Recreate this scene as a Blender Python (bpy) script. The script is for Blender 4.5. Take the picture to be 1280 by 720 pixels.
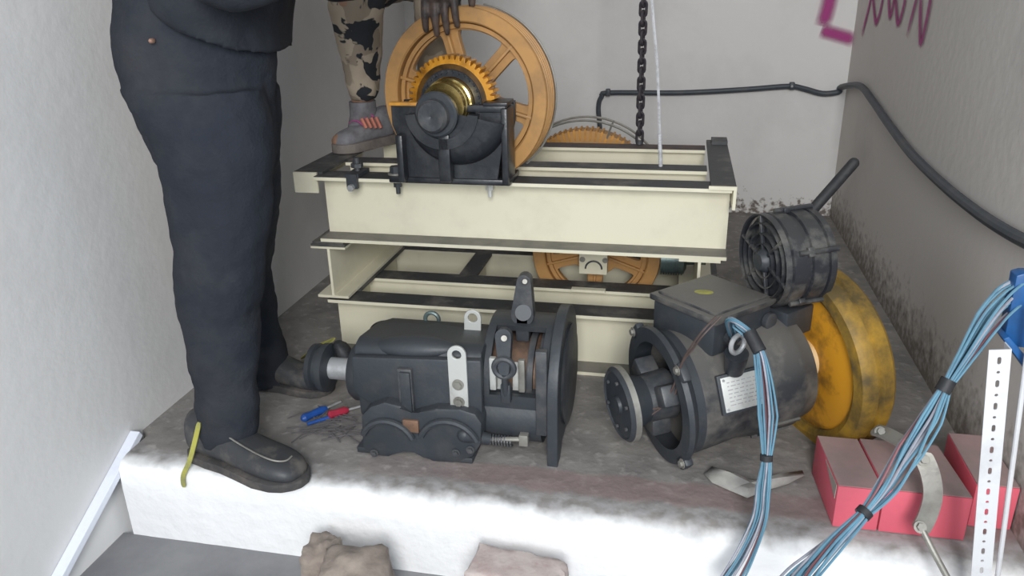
import bpy, bmesh, math, random
from mathutils import Vector as V, Matrix, noise
random.seed(7)
PI = math.pi
C = bpy.context.scene.collection
for o in list(bpy.data.objects): bpy.data.objects.remove(o)

# ------------------------------------------------------------------ camera
CAM = V((0, 0, 1.1)); FPX = 978.63
R_ = V((0.97827545, 0.20616076, -0.02179185)); U_ = V((-0.05611332, 0.36452073, 0.92950306)); F_ = V((-0.19957064, 0.90808721, -0.36817005))
cd = bpy.data.cameras.new('camera'); cam = bpy.data.objects.new('camera', cd); C.objects.link(cam)
cam.matrix_world = Matrix(((R_.x, U_.x, -F_.x, CAM.x), (R_.y, U_.y, -F_.y, CAM.y), (R_.z, U_.z, -F_.z, CAM.z), (0, 0, 0, 1)))
cd.sensor_width = 36; cd.lens = FPX / 1280 * 36; cd.clip_start = 0.02
bpy.context.scene.camera = cam

# ------------------------------------------------------------------ light
sc = bpy.context.scene
sc.view_settings.view_transform = 'Standard'; sc.view_settings.look = 'None'; sc.view_settings.gamma = 1
sc.view_settings.use_curve_mapping = False; sc.view_settings.exposure = 0.18
w = bpy.data.worlds.new('daylight'); sc.world = w; w.use_nodes = True
bg = w.node_tree.nodes['Background']; bg.inputs[0].default_value = (0.76, 0.88, 1.0, 1); bg.inputs[1].default_value = 0.82
def area(name, loc, target, sx, sy, power, col):
    l = bpy.data.lights.new(name, 'AREA'); l.shape = 'RECTANGLE'; l.size = sx; l.size_y = sy; l.energy = power; l.color = col
    o = bpy.data.objects.new(name, l); C.objects.link(o); o.location = loc
    o.rotation_euler = (V(target) - V(loc)).to_track_quat('-Z', 'Y').to_euler(); return o
area('doorway_daylight', (0.30, -1.6, 1.85), (-0.3, 2.4, 0.4), 0.9, 1.3, 104, (0.99, 0.99, 0.985))

# ------------------------------------------------------------------ helpers
def at(px, py, Y=None, z=None, X=None):
    """the point of the room seen at a pixel of the photograph, at a known depth, height or side"""
    d = R_ * ((px - 640) / FPX) - U_ * ((py - 360) / FPX) + F_
    t = Y / d.y if Y is not None else ((z - CAM.z) / d.z if z is not None else X / d.x)
    return CAM + d * t

def frame(a, up=(0, 0, 1)):
    a = V(a).normalized(); x = V(up).cross(a)
    if x.length < 1e-4: x = V((1, 0, 0)).cross(a)
    x.normalize(); y = a.cross(x)
    return x, y, a
def M3(x, y, z): return Matrix((x, y, z)).transposed()

def dust(nt, base, dcol, amount, scale, seed=0, up=0.0):
    n = nt.nodes; l = nt.links
    tc = n.new('ShaderNodeTexCoord'); nz = n.new('ShaderNodeTexNoise'); nz.inputs['Scale'].default_value = scale; nz.inputs['Detail'].default_value = 6
    nz.inputs['Roughness'].default_value = 0.65
    mp = n.new('ShaderNodeMapping'); mp.inputs['Location'].default_value = (seed, seed * 1.7, seed * .3)
    l.new(tc.outputs['Object'], mp.inputs[0]); l.new(mp.outputs[0], nz.inputs['Vector'])
    r = n.new('ShaderNodeMapRange'); r.inputs[1].default_value = 0.62 - amount * .35; r.inputs[2].default_value = 0.75 - amount * .2
    l.new(nz.outputs[0], r.inputs[0]); fac = r.outputs[0]
    if up:
        g = n.new('ShaderNodeNewGeometry'); s = n.new('ShaderNodeSeparateXYZ'); l.new(g.outputs['Normal'], s.inputs[0])
        m = n.new('ShaderNodeMapRange'); m.inputs[1].default_value = 0.25; m.inputs[2].default_value = 0.95; m.inputs[4].default_value = up
        l.new(s.outputs[2], m.inputs[0])
        a = n.new('ShaderNodeMath'); a.operation = 'MAXIMUM'
        k = n.new('ShaderNodeMath'); k.operation = 'MULTIPLY'; k.inputs[1].default_value = amount
        l.new(fac, k.inputs[0]); l.new(k.outputs[0], a.inputs[0]); l.new(m.outputs[0], a.inputs[1]); fac = a.outputs[0]
    mx = n.new('ShaderNodeMix'); mx.data_type = 'RGBA'; l.new(fac, mx.inputs[0])
    mx.inputs[6].default_value = (*base, 1); mx.inputs[7].default_value = (*dcol, 1)
    return mx.outputs[2], nz
MATS = {}
def mat(name, col, rough=0.6, metal=0.0, dcol=None, amount=0.5, scale=14, up=0.0, bump=0.15, bscale=None, spec=0.5, sheen=0):
    if name in MATS: return MATS[name]
    m = bpy.data.materials.new(name); m.use_nodes = True; nt = m.node_tree; b = nt.nodes['Principled BSDF']
    dc = dcol or tuple(c * .75 for c in col)
    out, nz = dust(nt, col, dc, amount, scale, len(MATS) * 3.1, up)
    nt.links.new(out, b.inputs['Base Color'])
    b.inputs['Roughness'].default_value = rough; b.inputs['Metallic'].default_value = metal; b.inputs['Specular IOR Level'].default_value = spec
    if bump:
        n2 = nt.nodes.new('ShaderNodeTexNoise'); n2.inputs['Scale'].default_value = bscale or scale * 6; n2.inputs['Detail'].default_value = 4
        tc = nt.nodes.new('ShaderNodeTexCoord'); nt.links.new(tc.outputs['Object'], n2.inputs['Vector'])
        bp = nt.nodes.new('ShaderNodeBump'); bp.inputs['Strength'].default_value = bump; bp.inputs['Distance'].default_value = 0.004
        nt.links.new(n2.outputs[0], bp.inputs['Height']); nt.links.new(bp.outputs[0], b.inputs['Normal'])
    MATS[name] = m; return m
K = dict
black = mat('black_cast_iron', (.038, .045, .054), .5, 0.1, (.075, .075, .075), .45, 18, up=.25)
blackd = mat('dusty_black_iron', (.032, .035, .040), .5, 0, (.22, .205, .18), .6, 9, up=.55)
blacks = mat('black_enamel', (.022, .026, .032), .35, 0.0, (.05, .05, .052), .4, 20)
dkgrey = mat('dark_grey_iron', (.055, .060, .068), .5, .2, (.10, .10, .10), .5, 20)
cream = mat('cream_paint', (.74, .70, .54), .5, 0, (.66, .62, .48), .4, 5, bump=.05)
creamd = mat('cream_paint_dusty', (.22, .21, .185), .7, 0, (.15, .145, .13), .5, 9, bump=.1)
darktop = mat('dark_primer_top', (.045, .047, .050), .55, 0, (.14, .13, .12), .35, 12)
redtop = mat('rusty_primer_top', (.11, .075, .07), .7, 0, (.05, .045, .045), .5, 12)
housem = mat('oily_black_housing', (.016, .018, .022), .35, 0, (.04, .042, .046), .4, 14)
yellow = mat('orange_yellow_paint', (.62, .29, .045), .5, 0, (.36, .17, .04), .5, 12, bump=.1)
yellowpale = mat('faded_orange_paint', (.47, .25, .085), .55, 0, (.33, .185, .075), .5, 8, bump=.1)
gearyel = mat('oily_gear_yellow', (.64, .29, .03), .22, 0.1, (.22, .09, .012), .55, 10, bump=.05)
wheelyel = mat('yellow_wheel_paint', (.66, .30, .02), .5, 0, (.06, .04, .02), .42, 7, bump=.15)
wheelrim = mat('grimy_yellow_rim', (.40, .23, .025), .6, 0, (.10, .07, .025), .7, 9, bump=.2)
brass = mat('oily_brass', (.55, .42, .16), .18, .9, (.30, .20, .06), .4, 9, bump=0)
steel = mat('bright_steel', (.50, .51, .52), .5, .45, (.35, .35, .35), .5, 20, bump=.05)
zinc = mat('zinc_plate', (.62, .63, .60), .45, .35, (.45, .45, .42), .4, 14, bump=.05)
greyst = mat('grey_worn_steel', (.30, .29, .26), .5, .4, (.20, .19, .17), .5, 14)
rust = mat('rusty_copper', (.24, .14, .09), .5, .4, (.12, .08, .06), .5, 20)
rubber = mat('black_rubber', (.018, .019, .022), .6, 0, (.035, .035, .035), .4, 30)
cable_m = mat('black_cable_sheath', (.045, .055, .068), .5, 0, (.07, .075, .08), .4, 10)
chain_m = mat('dark_chain_steel', (.065, .058, .068), .4, .5, (.10, .085, .09), .5, 30)
trous = mat('navy_black_cloth', (.022, .026, .035), .9, 0, (.038, .040, .046), .45, 4, bump=.5, bscale=160, spec=.2)
jack = mat('black_jacket_cloth', (.016, .019, .026), .75, 0, (.028, .032, .040), .4, 5, bump=.3, bscale=120, spec=.3)
leather = mat('dusty_shoe_leather', (.040, .042, .046), .5, 0, (.12, .11, .10), .45, 14, bump=.2)
sole_m = mat('shoe_sole_rubber', (.055, .053, .053), .8, 0, (.12, .105, .095), .5, 20)
skin = mat('brown_skin', (.30, .17, .11), .55, 0, (.24, .13, .09), .5, 10, bump=.1)
skind = mat('grease_covered_skin', (.11, .075, .06), .5, 0, (.035, .03, .03), .55, 30, bump=.2)
hair_m = mat('black_hair', (.015, .013, .012), .6)
pink = mat('pink_red_carton', (.68, .12, .165), .6, 0, (.60, .11, .155), .4, 8, bump=.05)
pinktop = mat('dusty_carton_top', (.37, .25, .24), .8, 0, (.28, .22, .21), .6, 8, bump=.1)
boxin = mat('grey_card', (.42, .36, .32), .85)
bluep = mat('blue_enamel', (.012, .10, .30), .4, 0, (.02, .07, .18), .4, 10, bump=.05)
wblue = mat('light_blue_insulation', (.12, .26, .35), .6, 0, (.10, .20, .28), .4, 20, bump=0)
wgrey = mat('grey_insulation', (.32, .33, .38), .5, 0, (.22, .22, .26), .4, 20, bump=0)
wred = mat('maroon_insulation', (.24, .10, .11), .5, 0, (.18, .09, .1), .4, 20, bump=0)
wht = mat('white_steel', (.72, .73, .75), .45, .1, (.60, .60, .62), .4, 9, bump=.05)
whtpl = mat('white_plastic', (.80, .83, .92), .4, 0, (.70, .73, .82), .3, 9, bump=0)
holem = mat('dark_slot', (.05, .04, .05), .8)
rope = mat('pale_string', (.55, .56, .58), .8, 0, (.35, .35, .36), .5, 60)
yelstrap = mat('yellow_green_strap', (.42, .40, .08), .7, 0, (.25, .25, .1), .5, 20)
stone_m = mat('brown_stone', (.32, .27, .23), .9, 0, (.18, .145, .125), .5, 9, bump=.8, bscale=40)
brick_m = mat('pinkish_brick', (.52, .45, .42), .9, 0, (.42, .33, .31), .5, 20, bump=.5, bscale=60)
paper = mat('grubby_paper', (.42, .41, .37), .8, 0, (.28, .27, .26), .5, 9)
bluet = mat('blue_plastic', (.02, .09, .36), .4); redt = mat('red_plastic', (.40, .03, .06), .4)
teal = mat('greenish_zinc', (.16, .22, .22), .35, .5, (.09, .11, .11), .5, 20)

def camo():
    m = bpy.data.materials.new('camouflage_cloth'); m.use_nodes = True; nt = m.node_tree; b = nt.nodes['Principled BSDF']
    tc = nt.nodes.new('ShaderNodeTexCoord'); prev = None
    cols = [(.40, .33, .25), (.27, .22, .165), (.020, .023, .028)]
    for i, (c, s, th) in enumerate(((cols[1], 7, .52), (cols[2], 8.5, .545))):
        mp = nt.nodes.new('ShaderNodeMapping'); mp.inputs['Location'].default_value = (3.1 * i + 1.15, 1.3 * i, 2.7 * i + .4)
        nt.links.new(tc.outputs['Object'], mp.inputs[0])
        nz = nt.nodes.new('ShaderNodeTexNoise'); nz.inputs['Scale'].default_value = s; nz.inputs['Detail'].default_value = 3.5; nz.inputs['Distortion'].default_value = .6
        nt.links.new(mp.outputs[0], nz.inputs['Vector'])
        r = nt.nodes.new('ShaderNodeMapRange'); r.inputs[1].default_value = th; r.inputs[2].default_value = th + .012; nt.links.new(nz.outputs[0], r.inputs[0])
        mx = nt.nodes.new('ShaderNodeMix'); mx.data_type = 'RGBA'; nt.links.new(r.outputs[0], mx.inputs[0])
        if prev: nt.links.new(prev, mx.inputs[6])
        else: mx.inputs[6].default_value = (*cols[0], 1)
        mx.inputs[7].default_value = (*c, 1); prev = mx.outputs[2]
    nt.links.new(prev, b.inputs['Base Color']); b.inputs['Roughness'].default_value = .9
    return m
camo_m = camo()

ORG = {}
def empty(name, loc, label, cat, group=None):
    o = bpy.data.objects.new(name, None); C.objects.link(o); o.location = loc; o.empty_display_size = .05
    ORG[o.name] = V(loc); o['label'] = label; o['category'] = cat
    if group: o['group'] = group
    return o

class MB:
    def __init__(s): s.bm = bmesh.new(); s.mi = 0
    def _f(s, vs):
        try: f = s.bm.faces.new(vs); f.material_index = s.mi; return f
        except ValueError: return None
    def box(s, c, sz, M=None, bev=0, seg=2):
        c = V(c); M = M or Matrix.Identity(3)
        vs = [s.bm.verts.new(c + M @ V((x * sz[0] / 2, y * sz[1] / 2, z * sz[2] / 2))) for x in (-1, 1) for y in (-1, 1) for z in (-1, 1)]
        fs = [s._f([vs[i] for i in q]) for q in ((0, 1, 3, 2), (4, 6, 7, 5), (0, 4, 5, 1), (2, 3, 7, 6), (0, 2, 6, 4), (1, 5, 7, 3))]
        if bev: s._bev(fs, bev, seg)
        return s
    def _bev(s, fs, bev, seg):
        es = list({e for f in fs for e in f.edges})
        bmesh.ops.bevel(s.bm, geom=es, offset=bev, segments=seg, affect='EDGES', profile=.5, material=-1)
    def b2(s, x0, x1, y0, y1, z0, z1, bev=0): return s.box(((x0 + x1) / 2, (y0 + y1) / 2, (z0 + z1) / 2), (x1 - x0, y1 - y0, z1 - z0), None, bev)
    def prism(s, pts, vec, bev=0, seg=2):
        vec = V(vec); a = [s.bm.verts.new(V(p)) for p in pts]; b = [s.bm.verts.new(V(p) + vec) for p in pts]; n = len(pts)
        fs = [s._f(a), s._f(b[::-1])] + [s._f((a[i], b[i], b[(i + 1) % n], a[(i + 1) % n])) for i in range(n)]
        fs = [f for f in fs if f]
        if bev: s._bev(fs, bev, seg)
        return s
    def rings(s, rs, closed=False, cap=True):
        vr = [[s.bm.verts.new(p) for p in r] for r in rs]; n = len(vr[0])
        for i in range(len(vr) - (0 if closed else 1)):
            a, b = vr[i], vr[(i + 1) % len(vr)]
            for j in range(n): s._f((a[j], a[(j + 1) % n], b[(j + 1) % n], b[j]))
        if cap and not closed: s._f(vr[0][::-1]); s._f(vr[-1])
        return s
    def rod(s, p0, p1, r, r1=None, n=14):
        p0, p1 = V(p0), V(p1); x, y, a = frame(p1 - p0); r1 = r if r1 is None else r1
        return s.rings([[p + (x * math.cos(2 * PI * k / n) + y * math.sin(2 * PI * k / n)) * q for k in range(n)] for p, q in ((p0, r), (p1, r1))])
    def lathe(s, prof, o, a, n=40, a0=0, a1=2 * PI, up=(0, 0, 1), close=False):
        """prof = [(distance along axis, radius)]; close joins last to first (ring)"""
        o = V(o); x, y, a = frame(a, up); full = abs(a1 - a0 - 2 * PI) < 1e-6
        m = n if full else n + 1; rs = []
        for h, r in prof:
            rs.append([o + a * h + (x * math.cos(a0 + (a1 - a0) * k / n) + y * math.sin(a0 + (a1 - a0) * k / n)) * max(r, 1e-5) for k in range(m)])
        vr = [[s.bm.verts.new(p) for p in r] for r in rs]; L = len(vr)
        for i in range(L if close else L - 1):
            A, B = vr[i], vr[(i + 1) % L]
            for j in range(m if full else m - 1): s._f((A[j], A[(j + 1) % m], B[(j + 1) % m], B[j]))
        if not full and close: s._f([v[0] for v in vr]); s._f([v[-1] for v in vr][::-1])
        return s
    def tube(s, pts, r, n=8, smooth=0, closed=False):
        pts = [V(p) for p in pts]
        if smooth: pts = catmull(pts, smooth, closed)
        rr = r if callable(r) else (lambda t: r)
        rs = []; px = None; L = len(pts)
        for i, p in enumerate(pts):
            t = (pts[(i + 1) % L] - pts[i - 1]) if closed else (pts[min(i + 1, L - 1)] - pts[max(i - 1, 0)])
            t.normalize()
            if px is None: px = frame(t)[0]
            x = px - t * px.dot(t)
            x = x.normalized() if x.length > 1e-5 else frame(t)[0]
            y = t.cross(x); px = x; q = rr(i / max(L - 1, 1))
            rs.append([p + (x * math.cos(2 * PI * k / n) + y * math.sin(2 * PI * k / n)) * q for k in range(n)])
        return s.rings(rs, closed=closed)
    def loft(s, rs, n=24):
        """rs = [(centre, half x vector, half y vector)]"""
        return s.rings([[V(c) + V(hx) * math.cos(2 * PI * k / n) + V(hy) * math.sin(2 * PI * k / n) for k in range(n)] for c, hx, hy in rs])
    def ball(s, c, rx, ry=None, rz=None, n=14, M=None):
        ry = ry or rx; rz = rz or rx; M = M or Matrix.Identity(3); c = V(c)
        rs = []
        for i in range(1, n):
            t = PI * i / n
            rs.append([c + M @ V((rx * math.sin(t) * math.cos(2 * PI * k / 18), ry * math.sin(t) * math.sin(2 * PI * k / 18), -rz * math.cos(t))) for k in range(18)])
        return s.rings(rs)
    def plate(s, outline, holes, o, x, y, t, bev=0):
        """flat plate in the plane (x, y) with real holes, thickness t along x cross y"""
        cu = bpy.data.curves.new('t', 'CURVE'); cu.dimensions = '2D'; cu.fill_mode = 'BOTH'; cu.extrude = t / 2 - bev; cu.bevel_depth = bev
        for poly in [outline] + list(holes):
            sp = cu.splines.new('POLY'); sp.points.add(len(poly) - 1); sp.use_cyclic_u = True
            for i, p in enumerate(poly): sp.points[i].co = (p[0], p[1], 0, 1)
        ob = bpy.data.objects.new('t', cu); me = bpy.data.meshes.new_from_object(ob)
        x, y = V(x).normalized(), V(y).normalized(); z = x.cross(y)
        Mt = M3(x, y, z).to_4x4(); Mt.translation = V(o); me.transform(Mt)
        k0 = len(s.bm.faces); s.bm.from_mesh(me); s.bm.faces.ensure_lookup_table()
        for f in s.bm.faces[k0:]: f.material_index = s.mi
        bpy.data.meshes.remove(me); bpy.data.objects.remove(ob); bpy.data.curves.remove(cu); return s
    def hexbolt(s, c, a, r=.008, h=.007, washer=True):
        a = V(a).normalized(); c = V(c)
        if washer: s.rod(c, c + a * .002, r * 1.5, n=16)
        return s.rod(c, c + a * h, r, n=6)
    def build(s, name, m, parent=None, smooth=True, angle=35, label=None, org=None):
        o0 = V(org) if org is not None else (ORG.get(parent.name, V((0, 0, 0))) if parent else V((0, 0, 0)))
        bmesh.ops.recalc_face_normals(s.bm, faces=s.bm.faces)
        for v in s.bm.verts: v.co -= o0
        me = bpy.data.meshes.new(name); s.bm.to_mesh(me); s.bm.free()
        for k in (m if isinstance(m, (list, tuple)) else [m]): me.materials.append(k)
        if smooth: me.shade_smooth(); me.set_sharp_from_angle(angle=math.radians(angle))
        o = bpy.data.objects.new(name, me); C.objects.link(o)
        if parent: o.parent = parent; ORG[o.name] = o0
        else: o.location = o0; ORG[o.name] = o0
        if label: o['label'] = label
        return o
def catmull(pts, k, closed=False):
    out = []; L = len(pts)
    g = (lambda i: pts[i % L]) if closed else (lambda i: pts[min(max(i, 0), L - 1)])
    for i in range(L if closed else L - 1):
        p0, p1, p2, p3 = g(i - 1), g(i), g(i + 1), g(i + 2)
        for j in range(k):
            t = j / k
            out.append(.5 * ((2 * p1) + (p2 - p0) * t + (2 * p0 - 5 * p1 + 4 * p2 - p3) * t * t + (3 * p1 - p0 - 3 * p2 + p3) * t ** 3))
    if not closed: out.append(pts[-1])
    return out
def circ(cx, cy, r, n=24, a0=0, a1=2 * PI): return [(cx + r * math.cos(a0 + (a1 - a0) * k / n), cy + r * math.sin(a0 + (a1 - a0) * k / n)) for k in range(n)]
def struct(mb, name, m, parent=None, **k):
    o = mb.build(name, m, parent, smooth=k.pop('smooth', False), **k)
    if not parent: o['kind'] = 'structure'
    return o
def tag(o, label, cat, group=None):
    o['label'] = label; o['category'] = cat
    if group: o['group'] = group
    return o

# ------------------------------------------------------------------ setting
def wallmat(name, base, stain, low=None, lowz=.25, sc1=1.3, amt=.4):
    m = bpy.data.materials.new(name); m.use_nodes = True; nt = m.node_tree; b = nt.nodes['Principled BSDF']; n = nt.nodes; l = nt.links
    out, nz = dust(nt, base, stain, amt, sc1, 2.2)
    if low:
        tc = n.new('ShaderNodeTexCoord'); s = n.new('ShaderNodeSeparateXYZ'); l.new(tc.outputs['Object'], s.inputs[0])
        z = n.new('ShaderNodeTexNoise'); z.inputs['Scale'].default_value = 42; z.inputs['Detail'].default_value = 8; l.new(tc.outputs['Object'], z.inputs['Vector'])
        a = n.new('ShaderNodeMath'); a.operation = 'MULTIPLY_ADD'; a.inputs[1].default_value = -.35; l.new(z.outputs[0], a.inputs[0]); l.new(s.outputs[2], a.inputs[2])
        r = n.new('ShaderNodeMapRange'); r.inputs[1].default_value = lowz - .17; r.inputs[2].default_value = -.17; l.new(a.outputs[0], r.inputs[0])
        mx = n.new('ShaderNodeMix'); mx.data_type = 'RGBA'; l.new(r.outputs[0], mx.inputs[0]); l.new(out, mx.inputs[6]); mx.inputs[7].default_value = (*low, 1); out = mx.outputs[2]
    l.new(out, b.inputs['Base Color']); b.inputs['Roughness'].default_value = .85; b.inputs['Specular IOR Level'].default_value = .25
    tc = n.new('ShaderNodeTexCoord'); z2 = n.new('ShaderNodeTexNoise'); z2.inputs['Scale'].default_value = 26; z2.inputs['Detail'].default_value = 7; l.new(tc.outputs['Object'], z2.inputs['Vector'])
    bp = n.new('ShaderNodeBump'); bp.inputs['Strength'].default_value = .25; bp.inputs['Distance'].default_value = .006; l.new(z2.outputs[0], bp.inputs['Height']); l.new(bp.outputs[0], b.inputs['Normal'])
    return m
WL = wallmat('left_wall_plaster', (.72, .71, .70), (.66, .65, .64))
WB = wallmat('back_wall_plaster', (.74, .72, .70), (.66, .64, .62), (.20, .17, .15), .05)
WR = wallmat('right_wall_plaster', (.68, .645, .61), (.58, .55, .52), (.24, .215, .19), .16)
CE = wallmat('ceiling_plaster', (.62, .62, .61), (.55, .55, .54))
XL, XR, YB, ZF = -1.36, .725, 3.87, -.22
struct(MB().b2(XL - .12, XL, -1.2, YB + .12, ZF - .1, 2.5), 'wall_left', WL)
struct(MB().b2(XL, XR + .12, YB, YB + .12, ZF - .1, 2.5), 'wall_back', WB)
struct(MB().b2(XR, XR + .12, 1.05, YB, ZF - .1, 2.5), 'wall_right', WR)
struct(MB().b2(XL - .12, XR + .12, .6, YB + .12, 2.5, 2.6), 'ceiling', CE)
def platmat():
    m = bpy.data.materials.new('painted_concrete'); m.use_nodes = True; nt = m.node_tree; b = nt.nodes['Principled BSDF']; n = nt.nodes; l = nt.links
    tc = n.new('ShaderNodeTexCoord'); s = n.new('ShaderNodeSeparateXYZ'); l.new(tc.outputs['Object'], s.inputs[0])
    def nzz(sc, d=8): 
        z = n.new('ShaderNodeTexNoise'); z.inputs['Scale'].default_value = sc; z.inputs['Detail'].default_value = d; l.new(tc.outputs['Object'], z.inputs['Vector']); return z.outputs[0]
    def ma(op, a, b_=None, c=None):
        q = n.new('ShaderNodeMath'); q.operation = op
        for i, v in enumerate((a, b_, c)):
            if v is None: continue
            if isinstance(v, (int, float)): q.inputs[i].default_value = v
            else: l.new(v, q.inputs[i])
        return q.outputs[0]
    def rng(v, a, b_):
        q = n.new('ShaderNodeMapRange'); q.inputs[1].default_value = a; q.inputs[2].default_value = b_; l.new(v, q.inputs[0]); return q.outputs[0]
    def mix(f, a, b_):
        q = n.new('ShaderNodeMix'); q.data_type = 'RGBA'; l.new(f, q.inputs[0])
        for i, v in ((6, a), (7, b_)):
            if isinstance(v, tuple): q.inputs[i].default_value = (*v, 1)
            else: l.new(v, q.inputs[i])
        return q.outputs[2]
    big = nzz(3); fine = nzz(30); med = nzz(11)
    base = mix(rng(med, .35, .7), (.20, .188, .18), (.29, .27, .25))
    base = mix(rng(fine, .56, .72), base, (.36, .34, .32))
    # reddish painted strip near the lip, then bare grey lip, then white paint over the edge
    yy = ma('MULTIPLY_ADD', med, .05, s.outputs[1])
    red = ma('MULTIPLY', rng(yy, 1.50, 1.515), rng(yy, 1.60, 1.585))
    red = ma('MULTIPLY', red, rng(ma('MULTIPLY_ADD', big, .6, s.outputs[0]), -.45, -.15))
    base = mix(ma('MULTIPLY', red, .55), base, (.25, .165, .16))
    lip = rng(ma('MULTIPLY_ADD', fine, .05, yy), 1.545, 1.515)
    base = mix(ma('MULTIPLY', lip, rng(fine, .35, .6)), base, (.34, .33, .33))
    w_ = ma('MULTIPLY_ADD', nzz(20), .08, ma('SUBTRACT', s.outputs[1], ma('MULTIPLY', s.outputs[2], -.9)))
    w2 = ma('MULTIPLY_ADD', s.outputs[0], .022, w_)
    base = mix(rng(w2, 1.475, 1.42), base, (.86, .86, .86))
    l.new(base, b.inputs['Base Color']); b.inputs['Roughness'].default_value = .85; b.inputs['Specular IOR Level'].default_value = .3
    bp = n.new('ShaderNodeBump'); bp.inputs['Strength'].default_value = .5; bp.inputs['Distance'].default_value = .008; l.new(ma('ADD', fine, med), bp.inputs['Height']); l.new(bp.outputs[0], b.inputs['Normal'])
    return m
PM = platmat()
# platform with a worn, slightly uneven lip
mb = MB(); nx = 120; prof = []
rows = []
for i in range(nx + 1):
    x = XL + .030 + (XR - XL - .030) * i / nx
    j = .006 * noise.noise(V((x * 6, 0, 0))) + .004 * noise.noise(V((x * 21, 3, 0)))
    k = .005 * noise.noise(V((x * 9, 7, 0)))
    rows.append([V((x, YB, 0)), V((x, 2.2, 0)), V((x, 1.50, 0)), V((x, 1.45 + j, -.001 + k * .2)), V((x, 1.425 + j, -.007 + k)), V((x, 1.413 + j, -.022 + k)), V((x, 1.41, -.08)), V((x, 1.41 + j * .4, ZF + .02)), V((x, 1.41, ZF - .08)), V((x, YB, ZF - .08))])
mb.rings(rows, cap=True)
struct(mb, 'floor_platform', PM, smooth=True, angle=50)
struct(MB().b2(XL, XL + .030, 1.555, YB, ZF - .08, -.0005), 'floor_platform_edge', PM)
FLm = wallmat('lower_floor_concrete', (.19, .19, .20), (.25, .25, .255), amt=.6, sc1=3)
struct(MB().b2(XL - .1, 2.2, -1.2, 1.41, ZF - .1, ZF), 'floor', FLm)
# white trunking running down the left wall past the platform edge
a, b = at(171, 541, X=XL + .015), at(72, 725, X=XL + .015); d = (b - a)
mb = MB(); x, y, z = frame(d, (1, 0, 0)); b = a + d * 1.0
mb.box((a + b) / 2, (.020, .028, (b - a).length), M3(x, y, z), .002)
struct(mb, 'trim_1', whtpl)

# graffiti: sprayed strokes, soft at the sides
def spraymat():
    m = bpy.data.materials.new('pink_spray_paint'); m.use_nodes = True; nt = m.node_tree; n = nt.nodes; l = nt.links
    b = n['Principled BSDF']; b.inputs['Base Color'].default_value = (.40, .05, .22, 1); b.inputs['Roughness'].default_value = .8
    at_ = n.new('ShaderNodeAttribute'); at_.attribute_name = 'soft'; l.new(at_.outputs['Fac'], b.inputs['Alpha']); return m
SPM = spraymat()
def stroke(pts, wd, nrm, strength=.95):
    pts = catmull([V(p) for p in pts], 5); bm = bmesh.new(); lay = bm.verts.layers.float.new('soft'); rows = []; nrm = V(nrm)
    prof = [(-1, 0), (-.55, .55), (-.2, 1), (.2, 1), (.55, .55), (1, 0)]
    for i, p in enumerate(pts):
        t = (pts[min(i + 1, len(pts) - 1)] - pts[max(i - 1, 0)]).normalized(); s = t.cross(nrm).normalized(); r = []
        e = min(1, i / 2, (len(pts) - 1 - i) / 2)
        for u, v in prof:
            q = bm.verts.new(p + s * u * wd); q[lay] = v * strength * (.3 + .7 * e); r.append(q)
        rows.append(r)
    for a, b in zip(rows, rows[1:]):
        for j in range(5): bm.faces.new((a[j], a[j + 1], b[j + 1], b[j]))
    return bm
gr = empty('graffiti', (XR - .01, YB - .01, .95), 'pink spray painted box and tall letters across the back right corner', 'graffiti')
k = 0
for pts, wd in (([(1040, -40), (1037, 0), (1028, 33)], 10), ([(1026, 38), (1045, 43), (1068, 50)], 9)):
    k += 1
    bm = stroke([at(*p, Y=YB - .002 - .0004 * k) for p in pts], wd / 240, (0, -1, 0))
    m_ = MB(); m_.bm.free(); m_.bm = bm; m_.build('paint_stroke', SPM, gr)
for pts, wd in (([(1092, -30), (1088, 0), (1077, 45)], 5), ([(1090, -25), (1092, 8), (1095, 28), (1101, 10), (1104, -15), (1098, -30)], 4.5), ([(1110, -20), (1112, 20), (1117, 0), (1118, -20)], 4.5),
                ([(1119, -10), (1122, 29), (1130, 5), (1132, -20)], 4.5), ([(1150, -20), (1133, 46)], 4), ([(1151, -20), (1150, 52), (1158, 25), (1166, -20)], 4.5)):
    k += 1
    bm = stroke([at(*p, X=XR - .002 - .0004 * k) for p in pts], wd / 210, (-1, 0, 0), .95)
    m_ = MB(); m_.bm.free(); m_.bm = bm; m_.build('paint_stroke', SPM, gr)

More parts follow.
